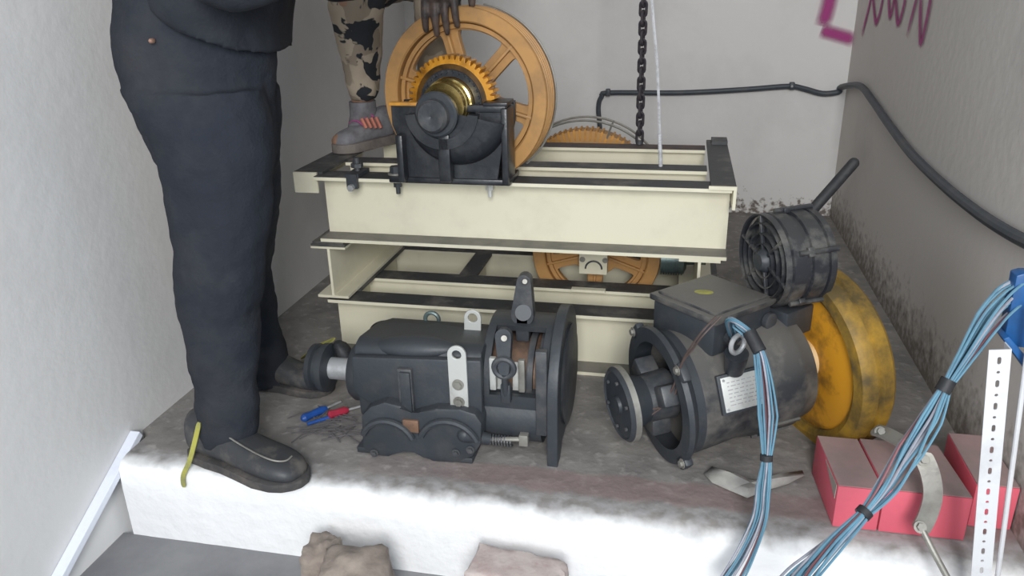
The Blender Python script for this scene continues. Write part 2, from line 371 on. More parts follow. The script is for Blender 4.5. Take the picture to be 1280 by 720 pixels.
# ------------------------------------------------------------------ steel frames
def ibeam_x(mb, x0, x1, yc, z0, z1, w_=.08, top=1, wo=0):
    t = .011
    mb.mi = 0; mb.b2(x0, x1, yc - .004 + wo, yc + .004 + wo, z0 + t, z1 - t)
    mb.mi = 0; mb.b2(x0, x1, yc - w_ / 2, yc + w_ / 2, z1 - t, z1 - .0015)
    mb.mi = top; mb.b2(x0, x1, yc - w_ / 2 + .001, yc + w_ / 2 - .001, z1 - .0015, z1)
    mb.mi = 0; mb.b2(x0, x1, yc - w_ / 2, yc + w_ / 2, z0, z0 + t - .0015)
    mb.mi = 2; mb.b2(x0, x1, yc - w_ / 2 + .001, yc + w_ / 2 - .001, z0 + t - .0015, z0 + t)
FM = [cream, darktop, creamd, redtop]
def steel_frame(z0, z1, label, upper):
    fr = empty('steel_frame', (-.45, 2.34, z0), label, 'frame')
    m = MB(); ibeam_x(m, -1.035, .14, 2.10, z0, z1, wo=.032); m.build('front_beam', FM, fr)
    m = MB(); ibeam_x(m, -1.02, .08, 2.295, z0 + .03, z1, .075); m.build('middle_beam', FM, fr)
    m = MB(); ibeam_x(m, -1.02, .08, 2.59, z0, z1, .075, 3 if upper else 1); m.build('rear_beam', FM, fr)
    if upper:
        m = MB(); m.mi = 1; m.b2(-1.11, -1.02, 2.09, 2.63, z1, z1 + .007); m.mi = 0; m.b2(-1.11, -1.036, 2.083, 2.09, z1 - .055, z1 + .006); m.b2(-1.11, -1.104, 2.09, 2.6, z1 - .055, z1); m.build('left_angle', FM, fr)
        m = MB(); m.mi = 1; m.b2(.085, .150, 2.058, 2.68, z1, z1 + .008); m.mi = 0; m.b2(.143, .151, 2.054, 2.66, z1 - .055, z1 + .004); m.b2(.08, .151, 2.052, 2.058, z1 - .002, z1 + .008); m.mi = 1; m.b2(.10, .150, 2.60, 2.68, z1 + .008, z1 + .018); m.build('right_angle', FM, fr)
    else:
        m = MB(); m.mi = 1; m.b2(-1.03, -.955, 2.14, 2.56, z1, z1 + .005); m.mi = 0; m.b2(-1.0, -.992, 2.14, 2.55, z0, z1); m.build('left_rail', FM, fr)
        m = MB(); m.mi = 1; m.b2(-.69, -.63, 2.333, 2.55, z1 - .008, z1); m.mi = 0; m.b2(-.665, -.655, 2.333, 2.55, z0 + .04, z1 - .008); m.build('cross_rail', FM, fr)
        m = MB(); m.mi = 1; m.b2(.08, .14, 2.14, 2.63, z1, z1 + .005); m.mi = 0; m.b2(.105, .113, 2.14, 2.62, z0, z1); m.build('right_rail', FM, fr)
        m = MB(); m.b2(-.305, -.20, 2.24, 2.262, z1 - .002, z1 + .006); m.build('weld_plate', cream, fr)
    return fr
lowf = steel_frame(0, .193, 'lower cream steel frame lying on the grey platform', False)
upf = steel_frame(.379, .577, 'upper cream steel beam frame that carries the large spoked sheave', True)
def spacer(x, label, shim):
    sp = empty('spacer_beam', (x, 2.34, .198), label, 'beam')
    z0, z1 = .1985, .365 if shim else .379
    m = MB(); m.b2(x - .004, x + .004, 2.062, 2.56, z0 + .008, z1 - .008); m.b2(x - .05, x + .05, 2.06, 2.56, z0, z0 + .008); m.b2(x - .055, x + .055, 2.06, 2.56, z1 - .008, z1)
    m.build('beam_section', FM, sp)
    if shim:
        for i in range(2):
            m = MB(); m.b2(x - .052 + .004 * i, x + .056 - .006 * i, 2.056 + .005 * i, 2.20, z1 + .0002 + .0068 * i, z1 + .0068 + .0068 * i); m.build('shim_plate', blackd, sp)
spacer(-1.015, 'short cream beam standing between the frames at their left end, black shims on top', True)
spacer(.07, 'short cream beam between the two frames near the terminal box', False)

# ------------------------------------------------------------------ sheaves
def sector_hole(r0, r1, a0, a1, w0, n=7):
    """spoke opening with parallel sided spokes of half width w0"""
    p = []
    s0, s1 = math.asin(w0 / r1), math.asin(min(.45, w0 / r0))
    p += [(r1 * math.cos(a), r1 * math.sin(a)) for a in [a0 + s0 + (a1 - a0 - 2 * s0) * k / n for k in range(n + 1)]]
    p += [(r0 * math.cos(a), r0 * math.sin(a)) for a in [a1 - s1 - (a1 - a0 - 2 * s1) * k / 3 for k in range(4)]]
    # round the corners
    q = []
    for i in range(len(p)):
        a, b, c = V(p[i - 1]), V(p[i]), V(p[(i + 1) % len(p)])
        if i in (0, n, n + 1, len(p) - 1):
            e = .022
            u, v_ = (a - b), (c - b); e1 = min(e, u.length * .45); e2 = min(e, v_.length * .45)
            s_, t_ = b + u.normalized() * e1, b + v_.normalized() * e2
            for k in range(4): t = k / 3; q.append(tuple((s_ * (1 - t) + b * t) * (1 - t) + (b * (1 - t) + t_ * t) * t))
        else: q.append(tuple(b))
    return q
def sheave(parent, o, a, R, wd, hub, nsp, phase, m, mrim, rib=True, grooves=5, name='sheave'):
    """spoked rope wheel; a points to the viewer's side"""
    x, y, a = frame(a); o = V(o)
    holes = [sector_hole(hub + .03, R - .060, phase + 2 * PI * i / nsp, phase + 2 * PI * (i + 1) / nsp, .022) for i in range(nsp)]
    mb = MB(); mb.plate(circ(0, 0, R - .03, 72), holes, o, x, y, .022, .002)
    body = mb.build('wheel_disc', m, parent)
    mb = MB(); pr = [(wd / 2 - .004, R - .040), (wd / 2, R - .036), (wd / 2, R - .002), (wd / 2 - .003, R)]
    for g in range(grooves):
        h0 = wd / 2 - .010 - (wd - .02) * g / grooves; dh = (wd - .02) / grooves
        pr += [(h0, R), (h0 - dh * .25, R - .009), (h0 - dh * .6, R - .009), (h0 - dh * .85, R)]
    pr += [(-wd / 2, R), (-wd / 2, R - .040)]
    mb.lathe(pr, o, a, 96, close=True); mb.build('rim', mrim, parent)
    mb = MB()
    if rib:
        for i in range(nsp):
            t = phase + 2 * PI * i / nsp; d = x * math.cos(t) + y * math.sin(t); s = a.cross(d)
            mb.box(o + d * (hub + (R - .03 - hub) / 2), (R - .03 - hub, .008, wd * .62), M3(d, s, a), .002)
        mb.lathe([(wd * .30, R - .056), (wd * .30, R - .045), (-wd * .30, R - .045), (-wd * .30, R - .056)], o, a, 96, close=True)
        mb.build('spoke_rib', m, parent)
    mb = MB(); mb.lathe([(wd * .45, .0), (wd * .45, hub * .9), (wd * .40, hub), (-wd * .45, hub), (-wd * .45, 0)], o, a, 40); mb.build('hub', m, parent)
    return x, y, a
unit = empty('sheave_gear_unit', (-.60, 2.1, .577), 'large orange spoked sheave with toothed gear in an open black housing, on the upper frame', 'machine')
A = V((-.028, -.24, .0)).normalized(); AX = V((-.594, 2.19, .790))
x, y, _ = sheave(unit, AX, A, .243, .088, .05, 6, math.radians(-15), yellowpale, yellowpale, grooves=4)
mb = MB(); mb.tube([AX - A * .03 + (x * math.cos(t) + y * math.sin(t)) * .249 for t in [math.radians(-50 + 130 * k / 40) for k in range(41)]], .003, 6); mb.build('guard_wire', greyst, unit)
P = lambda h: AX + A * h          # point on the axis, h towards the viewer
# worm gear
mb = MB(); RG = .124; out = []; nt_ = 46
for i in range(nt_):
    for f, r in ((-.32, RG - .011), (-.18, RG), (.18, RG), (.32, RG - .011)):
        t = 2 * PI * (i + f) / nt_; out.append((r * math.cos(t), r * math.sin(t)))
gx, gy, ga = frame(A)
mb.plate(out, [circ(0, 0, .07, 40)], P(.105), gx, gy, .046, .001)
mb.build('worm_gear', gearyel, unit)
mb = MB(); mb.lathe([(.132, .070), (.132, .088), (.128, .090), (.127, .070)], P(0), A, 48, close=True); 
for i in range(30):
    t = 2 * PI * i / 30; mb.rod(P(.130) + (gx * math.cos(t) + gy * math.sin(t)) * .082, P(.139) + (gx * math.cos(t) + gy * math.sin(t)) * .082, .0045, n=8)
mb.build('bolt_ring', blacks, unit)['kind'] = 'stuff'
mb = MB(); mb.lathe([(.08, 0), (.08, .068), (.150, .068), (.152, .063), (.168, .063), (.170, .060), (.188, .060), (.188, 0)], P(0), A, 48); mb.build('hub_collar', brass, unit)
mb = MB(); mb.lathe([(.188, .0), (.188, .056), (.20, .060), (.210, .060), (.214, .055), (.214, 0)], P(0) - V((.010, 0, .018)), A, 40); mb.build('bearing_ring', black, unit)
mb = MB(); mb.lathe([(.21, 0), (.21, .044), (.232, .043), (.240, .036), (.240, .006), (.236, 0)], P(0) - V((.012, 0, .020)), A, 36); mb.build('shaft_cap', dkgrey, unit)
mb = MB(); mb.lathe([(.127, .086), (.1295, .088), (.1295, .101), (.127, .104)], P(0), A, 60); mb.build('oil_ring', mat('oily_brown_steel', (.13, .065, .018), .2, .2, (.05, .03, .012), .5, 20, bump=0), unit)
# housing
zr = .787
def hp(px, py, Y): p = at(px, py, Y=Y); return p
prof = [hp(486, 141, 2.03), hp(486, 160, 2.03), hp(493, 182, 2.03), hp(500, 214, 2.03), hp(620, 219, 2.03), hp(626, 180, 2.03), hp(632, 160, 2.03), hp(632, 137, 2.03)]
cx = AX.x - .01
def hpoly(Y):
    n = 16; arc = [V((cx + .098 * math.cos(PI + PI * k / n), Y, zr - .098 * math.sin(PI * k / n) )) for k in range(n + 1)]
    return arc
for Y0, t_ in ((2.030, .018), (2.132, .014)):
    mb = MB(); pts2 = [(cx - .16, zr), (cx - .16, zr - .05), (cx - .135, zr - .115), (cx - .125, .592), (cx + .125, .592), (cx + .14, zr - .11), (cx + .155, zr - .05), (cx + .155, zr)]
    pts2 += [(cx + .075 * math.cos(-PI * k / 16), zr - .075 * math.sin(PI * k / 16)) for k in range(17)]
    mb.plate(pts2, [], (0, Y0, 0), (1, 0, 0), (0, 0, 1), t_, .002)
    if Y0 < 2.1: hw = mb
    mb.build('housing_wall', housem, unit)
mb = MB(); mb.lathe([(0, .134), (0, .152), (.10, .152), (.10, .134)], (cx, 2.034, zr), (0, 1, 0), 32, PI, 2 * PI, close=True)
mb.build('housing_shell', housem, unit)
mb = MB(); mb.lathe([(0, .072), (0, .100), (.05, .095), (.06, .070)], (cx - .012, 1.985, zr - .008), (0, 1, 0), 30, PI + .1, 2 * PI - .1, close=True)
mb.build('bearing_saddle', housem, unit)
for dx, yy_, zz_, sz in ((-.01, 2.005, .655, (.034, .04, .13)), (-.135, 2.01, .65, (.02, .045, .13))):
    mb = MB(); mb.box((cx + dx, yy_, zz_), sz, None, .005); mb.build('housing_rib', housem, unit)
mb = MB(); mb.lathe([(0, .143), (.012, .140), (.024, .128), (.030, .10), (.030, 0)], (cx + .022, 2.022, zr - .012), (0, -1, 0), 36, PI * 1.08, PI * 1.93); mb.build('housing_bulge', housem, unit)
mb = MB(); mb.box((cx + .152, 2.05, .683), (.018, .09, .205), None, .004); mb.box((cx + .128, 2.052, .795), (.065, .085, .010), None, .002); mb.build('side_block', housem, unit)
mb = MB(); mb.box((cx - .095, 2.025, zr + .006), (.14, .022, .009), None, .002); mb.build('rim_strip', yellow, unit)
mb = MB(); mb.box((cx + .09, 2.025, zr - .004), (.13, .020, .020), None, .003); mb.build('rim_lip', housem, unit)
mb = MB(); mb.box((cx - .01, 2.08, .586), (.345, .13, .017), None, .004); mb.build('base_plate', housem, unit)
for px, bl in ((496, 0), (606, 1)):
    q = at(px, 215, Y=2.055); m = MB(); m.rod((q.x, 2.045, .5951), (q.x, 2.045, .600), .022, n=20); m.build('washer', zinc if bl else greyst, unit)
    m = MB(); m.rod((q.x, 2.045, .600), (q.x, 2.045, .618), .017, .015, n=6); m.build('nut', black, unit)
    for pp in ([497, 612][bl],):
        q2 = at(pp, 233, Y=2.075); m = MB(); m.rod((q2.x, 2.078, .566), (q2.x, 2.078, .530), .0065, n=10); m.rod((q2.x, 2.078, .566), (q2.x, 2.078, .550), .012, n=6); m.build('bolt_end', [black, zinc][bl], unit)
# loose clamp block by the shoe
q = at(447, 205, Y=2.10)
t = empty('clamp_bolt', (q.x, 2.09, .577), 'black clamp with a hex bolt gripping the left end of the upper front beam', 'clamp')
m = MB(); m.b2(q.x - .020, q.x + .020, 2.05, 2.135, .5785, .590); m.b2(q.x - .016, q.x + .016, 2.045, 2.0585, .548, .590); m.build('clamp_body', black, t)
m = MB(); m.rod((q.x, 2.095, .590), (q.x, 2.095, .628), .009, n=12); m.rod((q.x, 2.095, .600), (q.x, 2.095, .612), .018, n=6); m.build('bolt', dkgrey, t)
m = MB(); m.rod((q.x, 2.03, .553), (q.x, 2.046, .553), .010, n=6); m.build('nut', steel, t)

# diverter sheave inside the lower frame, with its bearing block
dv = empty('diverter_sheave', (-.245, 2.42, .06), 'orange diverter sheave with a pale bearing block, between the two steel frames', 'pulley')
sheave(dv, (-.245, 2.41, .268), (0, -1, 0), .205, .075, .045, 5, math.radians(52), yellowpale, yellowpale, rib=True, grooves=3)
m = MB(); q0, q1 = at(724, 322, Y=2.345), at(759, 349, Y=2.345)
m.b2(q0.x, q1.x, 2.335, 2.357, .215, .340, .004); bblk = m.build('bearing_block', cream, dv, label='pale cream bearing block')
m = MB(); cc = at(742, 336, Y=2.335); m.tube([V((cc.x + .026 * math.cos(PI * k / 14), 2.334, cc.z + .026 * math.sin(PI * k / 14))) for k in range(15)], .003, 6); m.build('bearing_arc', dkgrey, bblk)
for s in (-1, 1):
    m = MB(); m.hexbolt((cc.x + s * .036, 2.335, cc.z + .030), (0, -1, 0), .006, .006); m.build('bolt', greyst, bblk)
m = MB(); m.rod((-.245, 2.360, .268), (-.245, 2.50, .268), .022, n=20); m.build('axle', dkgrey, dv)
mg = empty('drum_motor', (-.0, 2.42, .1985), 'small dark ribbed drum beside the diverter sheave, half hidden by the terminal box', 'motor')
q = at(838, 330, Y=2.42)
m = MB(); pr = [(0, 0)]
for i in range(9): pr += [(.008 * i, .052), (.008 * i + .004, .052), (.008 * i + .004, .047), (.008 * i + .008, .047)]
pr += [(.08, .03), (.08, .018), (.14, .015), (.14, 0)]
m.lathe(pr, (q.x - .03, 2.42, .252), (1, 0, 0), 28); m.build('ribbed_drum', teal, mg)
# second rope wheel leaning behind the upper frame
wv = empty('rope_wheel', (-.32, 2.87, 0), 'orange grooved wheel with a wire guard standing behind the upper frame', 'pulley')
q = at(733, 160, Y=2.87); zc = .318
m = MB(); m.lathe([(-.035, .215), (-.035, .262), (.035, .262), (.035, .215)], (q.x, 2.87, zc), (0, -1, 0), 80, close=True); m.build('rim', yellowpale, wv)
m = MB()
for i in range(80):
    t = 2 * PI * i / 80; d = V((math.cos(t), 0, math.sin(t))); m.box(V((q.x, 2.87, zc)) + d * .247, (.040, .076, .007), M3(d, V((0, 1, 0)), d.cross(V((0, 1, 0)))))
m.build('rim_rib', yellow, wv)['kind'] = 'stuff'
m = MB(); m.plate(circ(0, 0, .22, 60), [circ(0, 0, .03, 20)], (q.x, 2.87, zc), (1, 0, 0), (0, 0, 1), .02); m.build('wheel_disc', greyst, wv)
m = MB()
for e, yy_ in ((0, 2.83), (0, 2.91)): m.tube([V((q.x + .300 * math.cos(2 * PI * k / 60), yy_, zc + .300 * math.sin(2 * PI * k / 60))) for k in range(60)], .0045, 6, closed=True)
for k in range(6):
    t = 2 * PI * k / 6 + .2; d = V((math.cos(t), 0, math.sin(t))); m.tube([V((q.x, 2.83, zc)) + d * .25, V((q.x, 2.83, zc)) + d * .3, V((q.x, 2.91, zc)) + d * .3], .004, 6)
m.build('guard_wire', greyst, wv)

# ------------------------------------------------------------------ chain, string, wall cable
chn = empty('hoist_chain', (-.137, 2.62, .60), 'dark steel hoist chain hanging straight down onto the rear beam', 'chain')
c0 = at(799, 176, Y=2.60); c1 = at(803, 0, Y=2.60); pitch = .0285; nl = int((2.49 - .60) / pitch)
link = None
dirn = (c1 - c0).normalized(); dirn = V((dirn.x * .6, 0, 1)).normalized()
for i in range(nl):
    if i < 2:
        m = MB(); hz = .0165; r = .0095; pts = []
        sx = V((1, 0, 0)) if i % 2 == 0 else V((.25, .97, 0)).normalized()
        for k in range(7): t = PI * k / 6; pts.append(sx * math.cos(t) * r + V((0, 0, hz - r + .006 + math.sin(t) * r)))
        for k in range(7): t = PI + PI * k / 6; pts.append(sx * math.cos(t) * r + V((0, 0, -hz + r - .006 + math.sin(t) * r)))
        m.tube(pts, .0052, 6, closed=True)
        o = m.build('chain_link', chain_m, chn, org=(0, 0, 0))
        if i == 0: la = o
        else: lb = o
    else: o = (la if i % 2 == 0 else lb).copy(); C.objects.link(o)
    o.location = V((c0.x, 2.62, .602 + pitch * i)) + V((dirn.x * pitch * i, 0, 0)) - ORG[chn.name]
hk = MB(); hk.rod((c0.x, 2.62, .5785), (c0.x, 2.62, .589), .012, n=12); hk.build('chain_foot', dkgrey, chn)
m = MB(); s0, s1, s2 = at(826, 202, Y=2.30), at(822, 90, Y=2.30), at(815, 2, Y=2.30); s0.z = .581
m.tube([s0, s1, s2, s2 + (s2 - s1) * 4], .0042, 6, smooth=6)
for k in range(16): m.ball(s0 + (s1 - s0) * (k / 16) * .35, .0062, n=5)
tag(m.build('cord', rope, org=s0), 'thin pale cord hanging just right of the chain', 'cord')
cb = empty('wall_cable', (0, YB - .02, .6), 'black cable running along the back wall and sagging down the right wall', 'cable')
Yc = YB - .022
pts = [V((at(749, 180, Y=Yc).x, Yc, .0)), at(750, 170, Y=Yc), at(748, 135, Y=Yc), at(752, 121, Y=Yc), at(762, 116, Y=Yc), at(850, 116, Y=Yc), at(930, 112, Y=Yc), at(985, 108, Y=Yc), at(1005, 111, Y=Yc), at(1028, 117, Y=Yc), at(1048, 115, Y=Yc), V((XR - .03, YB - .03, at(1062, 109, Y=Yc).z)), at(1074, 107, X=XR - .022)]
Xc = XR - .020
pts += [at(p[0], p[1], X=Xc) for p in ((1090, 125), (1110, 154), (1140, 193), (1180, 232), (1225, 268), (1270, 296), (1310, 314))]
m = MB(); m.tube(pts, lambda t: .0115 + .003 * t, 10, smooth=5); m.build('cable', cable_m, cb)
for p in ((760, 116), (990, 108)):
    q = at(*p, Y=Yc - .01); m = MB(); m.box(q + V((0, 0, .002)), (.022, .026, .034), None, .004); m.build('cable_clip', cable_m, cb)
q = at(990, 108, Y=Yc - .022); m = MB(); m.ball(q, .006, n=6); m.build('nail', steel, cb)

# ------------------------------------------------------------------ gearbox with brake (front left of the frames)
gb = empty('gearbox', (-.55, 1.7, 0), 'black cast gearbox with brake housing and white lifting bracket, front left on the platform', 'gearbox')
m = MB(); x0, x1 = -.752, -.43
prof = [(1.600, .085), (1.600, .262), (1.612, .278), (1.64, .285), (1.78, .262), (1.86, .238), (1.88, .20), (1.88, .05), (1.66, .03)]
m.prism([V((x0, Y, z)) for Y, z in prof], (x1 - x0, 0, 0), .008); m.build('gear_case', black, gb)
m = MB(); q = [at(443, 441, Y=1.599), at(604, 446, Y=1.599), at(606, 512, Y=1.599), at(530, 516, Y=1.599), at(508, 522, Y=1.599), at(456, 493, Y=1.599), at(445, 482, Y=1.599)]
m.prism(q, (0, -.022, 0), .006); m.build('front_cover', black, gb)
m = MB(); a, b = at(462, 437, Y=1.60), at(566, 441, Y=1.60)
m.loft([(a + (b - a) * t + V((0, .03, -.004)), V((0, .038 * math.sin(PI * (.06 + .88 * t)) ** .6, 0)), V((0, 0, .030 * math.sin(PI * (.06 + .88 * t)) ** .6))) for t in [k / 16 for k in range(17)]], 20)
m.build('cover_bulge', black, gb)
m = MB(); a, b = at(497, 459, Y=1.574), at(520, 524, Y=1.574); m.b2(a.x, b.x, 1.565, 1.585, b.z, a.z, .003); m.build('center_rib', dkgrey, gb)
m = MB(); a, b = at(499, 465, Y=1.562), at(516, 518, Y=1.562); m.b2(a.x, b.x, 1.558, 1.566, b.z, a.z, .002); m.build('rib_face', black, gb)
# low pair of bearing arches
oc = [(451, 520), (462, 509), (480, 503), (500, 508), (514, 519), (524, 516), (545, 511), (575, 512), (594, 518), (602, 530), (601, 556), (590, 572), (566, 579), (540, 580), (531, 570), (518, 563), (503, 562), (492, 568), (486, 578), (464, 573), (453, 560)]
m = MB(); pts = [at(p[0], p[1], Y=1.548) for p in oc]
for p in pts: p.z = max(p.z, .001)
m.prism(pts, (0, .19, 0), .006); m.build('bearing_arch_case', black, gb)
for cxp, cyp, rp in ((486, 556, 40), (562, 560, 44)):
    c_ = at(cxp, cyp, Y=1.545); r0 = rp / 545
    m = MB(); m.lathe([(0, r0 * .80), (0, r0 * .98), (.012, r0), (.03, r0)], (c_.x, 1.548, c_.z), (0, -1, 0), 24, .1, PI - .1 if cxp > 500 else PI - .1, up=(0, 0, 1))
    m.bm.free(); m = MB()
    m.tube([V((c_.x + r0 * .92 * math.cos(t), 1.543, c_.z + r0 * .92 * math.sin(t))) for t in [PI * (.12 + .76 * k / 18) for k in range(19)]], .0085, 8); m.build('arch_rib', black, gb)
m = MB(); a, b = at(503, 524, Y=1.545), at(524, 541, Y=1.545); m.b2(a.x, b.x, 1.542, 1.552, b.z, a.z, .002); m.build('inspection_plate', rust, gb, label='small rust brown square plate')
for p in ((468, 566), (570, 566), (588, 562)):
    q = at(*p, Y=1.546); m = MB(); m.hexbolt(q, (0, -1, 0), .007, .008); m.build('bolt', dkgrey, gb)
for x_, w_ in ((-.71, .08), (-.50, .10)):
    m = MB(); m.box((x_, 1.655, .009), (w_, .20, .016), None, .003); m.build('foot', black, gb)
# left shaft end
c_ = V((0, 1.735, .135)); ax = V((1, 0, 0))
m = MB(); m.lathe([(-.812, .0), (-.812, .072), (-.800, .080), (-.782, .080), (-.778, .088), (-.752, .092), (-.745, .06)], c_, ax, 40); m.build('input_flange', black, gb)
m = MB(); m.rod(V((-.885, c_.y, c_.z)), V((-.812, c_.y, c_.z)), .030, n=24); m.build('input_shaft', steel, gb, label='bare silver shaft')
m = MB(); m.lathe([(-.940, 0), (-.940, .045), (-.935, .062), (-.922, .064), (-.918, .055), (-.908, .055), (-.904, .066), (-.888, .066), (-.883, .03)], c_, ax, 36); m.build('shaft_coupling', black, gb)
m = MB(); q = at(420, 437, Y=1.77); m.loft([(q + V((.028, 0, -.035)), V((.022, 0, 0)), V((0, .022, 0))), (q + V((.024, 0, -.008)), V((.024, 0, 0)), V((0, .024, 0))), (q + V((.014, 0, .014)), V((.020, 0, 0)), V((0, .022, 0))), (q + V((.008, 0, .024)), V((.010, 0, 0)), V((0, .012, 0)))], 16)
m.b2(q.x - .05, q.x + .06, 1.74, 1.80, q.z - .05, q.z - .012, .008); m.build('breather_cap', rubber, gb)
# things on top
m = MB(); q = [at(474, 404, Y=1.86), at(592, 405, Y=1.86), at(600, 436, Y=1.65), at(452, 434, Y=1.65)]
m.prism(q, (0, 0, -.06), .006); m.build('top_cover', blackd, gb)
q = at(479, 412, Y=1.78); m = MB(); m.lathe([(0, 0), (0, .036), (.018, .034), (.022, .024), (.010, .020), (.010, 0)], q - V((0, 0, .012)), (0, -.3, 1), 28); m.build('filler_neck', rubber, gb)
m = MB(); m.lathe([(.012, .028), (.019, .030), (.019, .022)], q - V((0, 0, .010)), (0, -.3, 1), 28, a0=PI * 1.0, a1=PI * 1.9, close=True); m.build('filler_seal', redt, gb, label='dark red seal')
m = MB(); a = at(515, 418, Y=1.76); m.box(a + V((0, 0, .004)), (.075, .07, .006), None, .002); m.build('worn_plate', greyst, gb, label='dusty worn cover plate')
q = at(540, 399, Y=1.85); m = MB(); m.tube([q + V((.019 * math.cos(t), 0, .019 * math.sin(t))) for t in [2 * PI * k / 20 for k in range(20)]], .006, 8, closed=True); m.rod(q - V((0, 0, .045)), q - V((0, 0, .018)), .010, n=12); m.build('eye_bolt', teal, gb)
def lug(pcx, pcy, pby, Y, hw, hr, name, mt, lab=None, tilt=0, bolts=()):
    c = at(pcx, pcy, Y=Y); b = at(pcx + tilt, pby, Y=Y); u = (b - c).normalized(); L = (b - c).length; n_ = V((0, 1, 0)); s = u.cross(n_).normalized()
    out = [(hw * math.cos(t), hw * math.sin(t)) for t in [PI * k / 12 for k in range(13)]] + [(-hw, -L), (hw, -L)]
    holes = [circ(0, 0, hr, 20)]
    mm = MB(); mm.plate(out, holes, c, -s if s.x > 0 else s, -u, .007, .001)
    o = mm.build(name, mt, gb, label=lab)
    for f in bolts:
        mm = MB(); p = c + u * L * f; mm.hexbolt(p + V((0, -.004, 0)), (0, -1, 0), .0095, .008); mm.build('bolt', greyst, o)
    return c
lug(571, 443, 513, 1.572, .0215, .0125, 'lifting_bracket', zinc, 'white bracket with holes and two bolts', 4, (.52, .83))
lug(591, 397, 417, 1.76, .021, .0135, 'lifting_lug', zinc, 'silver lug with a round hole')
# brake housing
bc = V((0, 1.755, .165)); Rb = .150
m = MB(); m.lathe([(-.435, Rb - .016), (-.435, Rb), (-.275, Rb), (-.275, Rb - .016)], bc, (1, 0, 0), 60, 0, 2 * PI, close=True)
# cut the window: remove faces facing the front and up between the rims
m.bm.free(); m = MB()
def ang_ring(m, xa, xb, r0, r1, t0, t1, n=40):
    pts = lambda x_, r: [V((x_, bc.y - r * math.cos(t), bc.z + r * math.sin(t))) for t in [t0 + (t1 - t0) * k / n for k in range(n + 1)]]
    A1, B1, C1, D1 = pts(xa, r0), pts(xb, r0), pts(xb, r1), pts(xa, r1)
    m.rings([[A1[k], B1[k], C1[k], D1[k]] for k in range(n + 1)])
ang_ring(m, -.435, -.275, Rb - .016, Rb, math.radians(72), math.radians(362))
ang_ring(m, -.435, -.415, Rb - .016, Rb, 0, math.radians(75), 16); ang_ring(m, -.292, -.275, Rb - .016, Rb, 0, math.radians(75), 16)
m.build('brake_housing', black, gb)
m = MB(); m.rod((-.43, bc.y, bc.z), (-.28, bc.y, bc.z), .098, n=40); m.build('brake_drum', rust, gb, label='dark rusty brake drum')
m = MB(); m.rod((-.333, bc.y, bc.z), (-.318, bc.y, bc.z), .112, n=40); m.rod((-.305, bc.y, bc.z), (-.296, bc.y, bc.z), .118, n=40); m.build('drum_flange', dkgrey, gb)
for xx in (-.395, -.352):
    m = MB()
    ang_ring(m, xx - .012, xx + .012, .100, .118, math.radians(2), math.radians(36), 8); m.build('brake_shoe', zinc, gb)
# square flange at the right
m = MB(); ol = [(-.172, -.163), (-.135, -.163), (-.10, -.135)] + [(.172 * math.cos(t), .172 * math.sin(t)) for t in [math.radians(-52 + 232 * k / 30) for k in range(31)]]
m.plate(ol, [], V((-.258, bc.y, bc.z + .0)), (0, 1, 0), (0, 0, 1), .026, .003); m.build('mounting_flange', black, gb)
m = MB(); m.lathe([(0, .0), (0, .125), (.006, .13), (.010, .115), (.010, 0)], V((-.245, bc.y, bc.z)), (1, 0, 0), 40); m.build('flange_face', dkgrey, gb)
m = MB(); m.b2(-.300, -.272, 1.592, 1.612, .075, .30, .004); m.build('flange_edge', dkgrey, gb)
m = MB(); a, b = at(602, 507, Y=1.60), at(676, 560, Y=1.60); m.rod((a.x, 1.668, .095), (b.x, 1.668, .095), .072, n=32); m.build('lower_cylinder', black, gb)
m = MB(); a, b = at(581, 543, Y=1.555), at(612, 549, Y=1.575)
m.rod(a, b, .019, .014, 20); m.ball(a, .019, n=8); m.build('spring_cap', black, gb)
m = MB(); b2_ = at(640, 552, Y=1.59)
m.tube([b + (b2_ - b) * (k / 70) + V((0, math.cos(k * .7) * .012, math.sin(k * .7) * .012)) for k in range(71)], .0028, 6); m.build('spring', dkgrey, gb)
m = MB(); a = at(655, 549, Y=1.59); m.rod(b, a, .006, n=10); m.box(a, (.022, .02, .03), None, .002); m.build('spring_rod', greyst, gb)
# levers
def bar(m, p, q, w0, w1, t):
    p, q = V(p), V(q); u = (q - p).normalized(); s = u.cross(V((0, 1, 0))).normalized(); L = (q - p).length
    n = 10; o1 = [(w0 * math.cos(a_), w0 * math.sin(a_)) for a_ in [PI / 2 + PI * k / n for k in range(n + 1)]]
    o2 = [(L + w1 * math.cos(a_), w1 * math.sin(a_)) for a_ in [-PI / 2 + PI * k / n for k in range(n + 1)]]
    m.plate(o1 + o2, [], p, u, s, t, .001)
m = MB(); bar(m, at(656, 350, Y=1.735), at(654, 392, Y=1.735), .0165, .0275, .030); m.build('brake_lever', dkgrey, gb)
m = MB(); m.rod(at(656, 352, Y=1.720), at(656, 352, Y=1.705), .008, .006, 12); m.build('lever_pin', greyst, gb)
m = MB(); m.rod(at(654, 391, Y=1.71), at(654, 391, Y=1.76), .020, n=24); m.b2(-.372, -.338, 1.72, 1.77, .26, .33, .004); m.build('lever_boss', black, gb)
m = MB(); bar(m, at(630, 420, Y=1.60), at(631, 462, Y=1.585), .0185, .012, .022); m.build('release_fork', black, gb)
m = MB(); m.rod(at(630, 423, Y=1.590), at(630, 423, Y=1.574), .007, n=12); m.build('fork_pin', greyst, gb)
q = at(630, 460, Y=1.578); m = MB(); m.tube([q + V((.023 * math.cos(t), 0, .023 * math.sin(t))) for t in [2 * PI * k / 24 for k in range(24)]], .0075, 8, closed=True); m.build('lever_ring', dkgrey, gb)
m = MB(); a = at(633, 500, Y=1.592); m.rod(q - V((0, 0, .015)), a, .008, n=12); m.box(a + V((0, 0, .02)), (.024, .02, .05), None, .004); m.build('release_rod', black, gb)
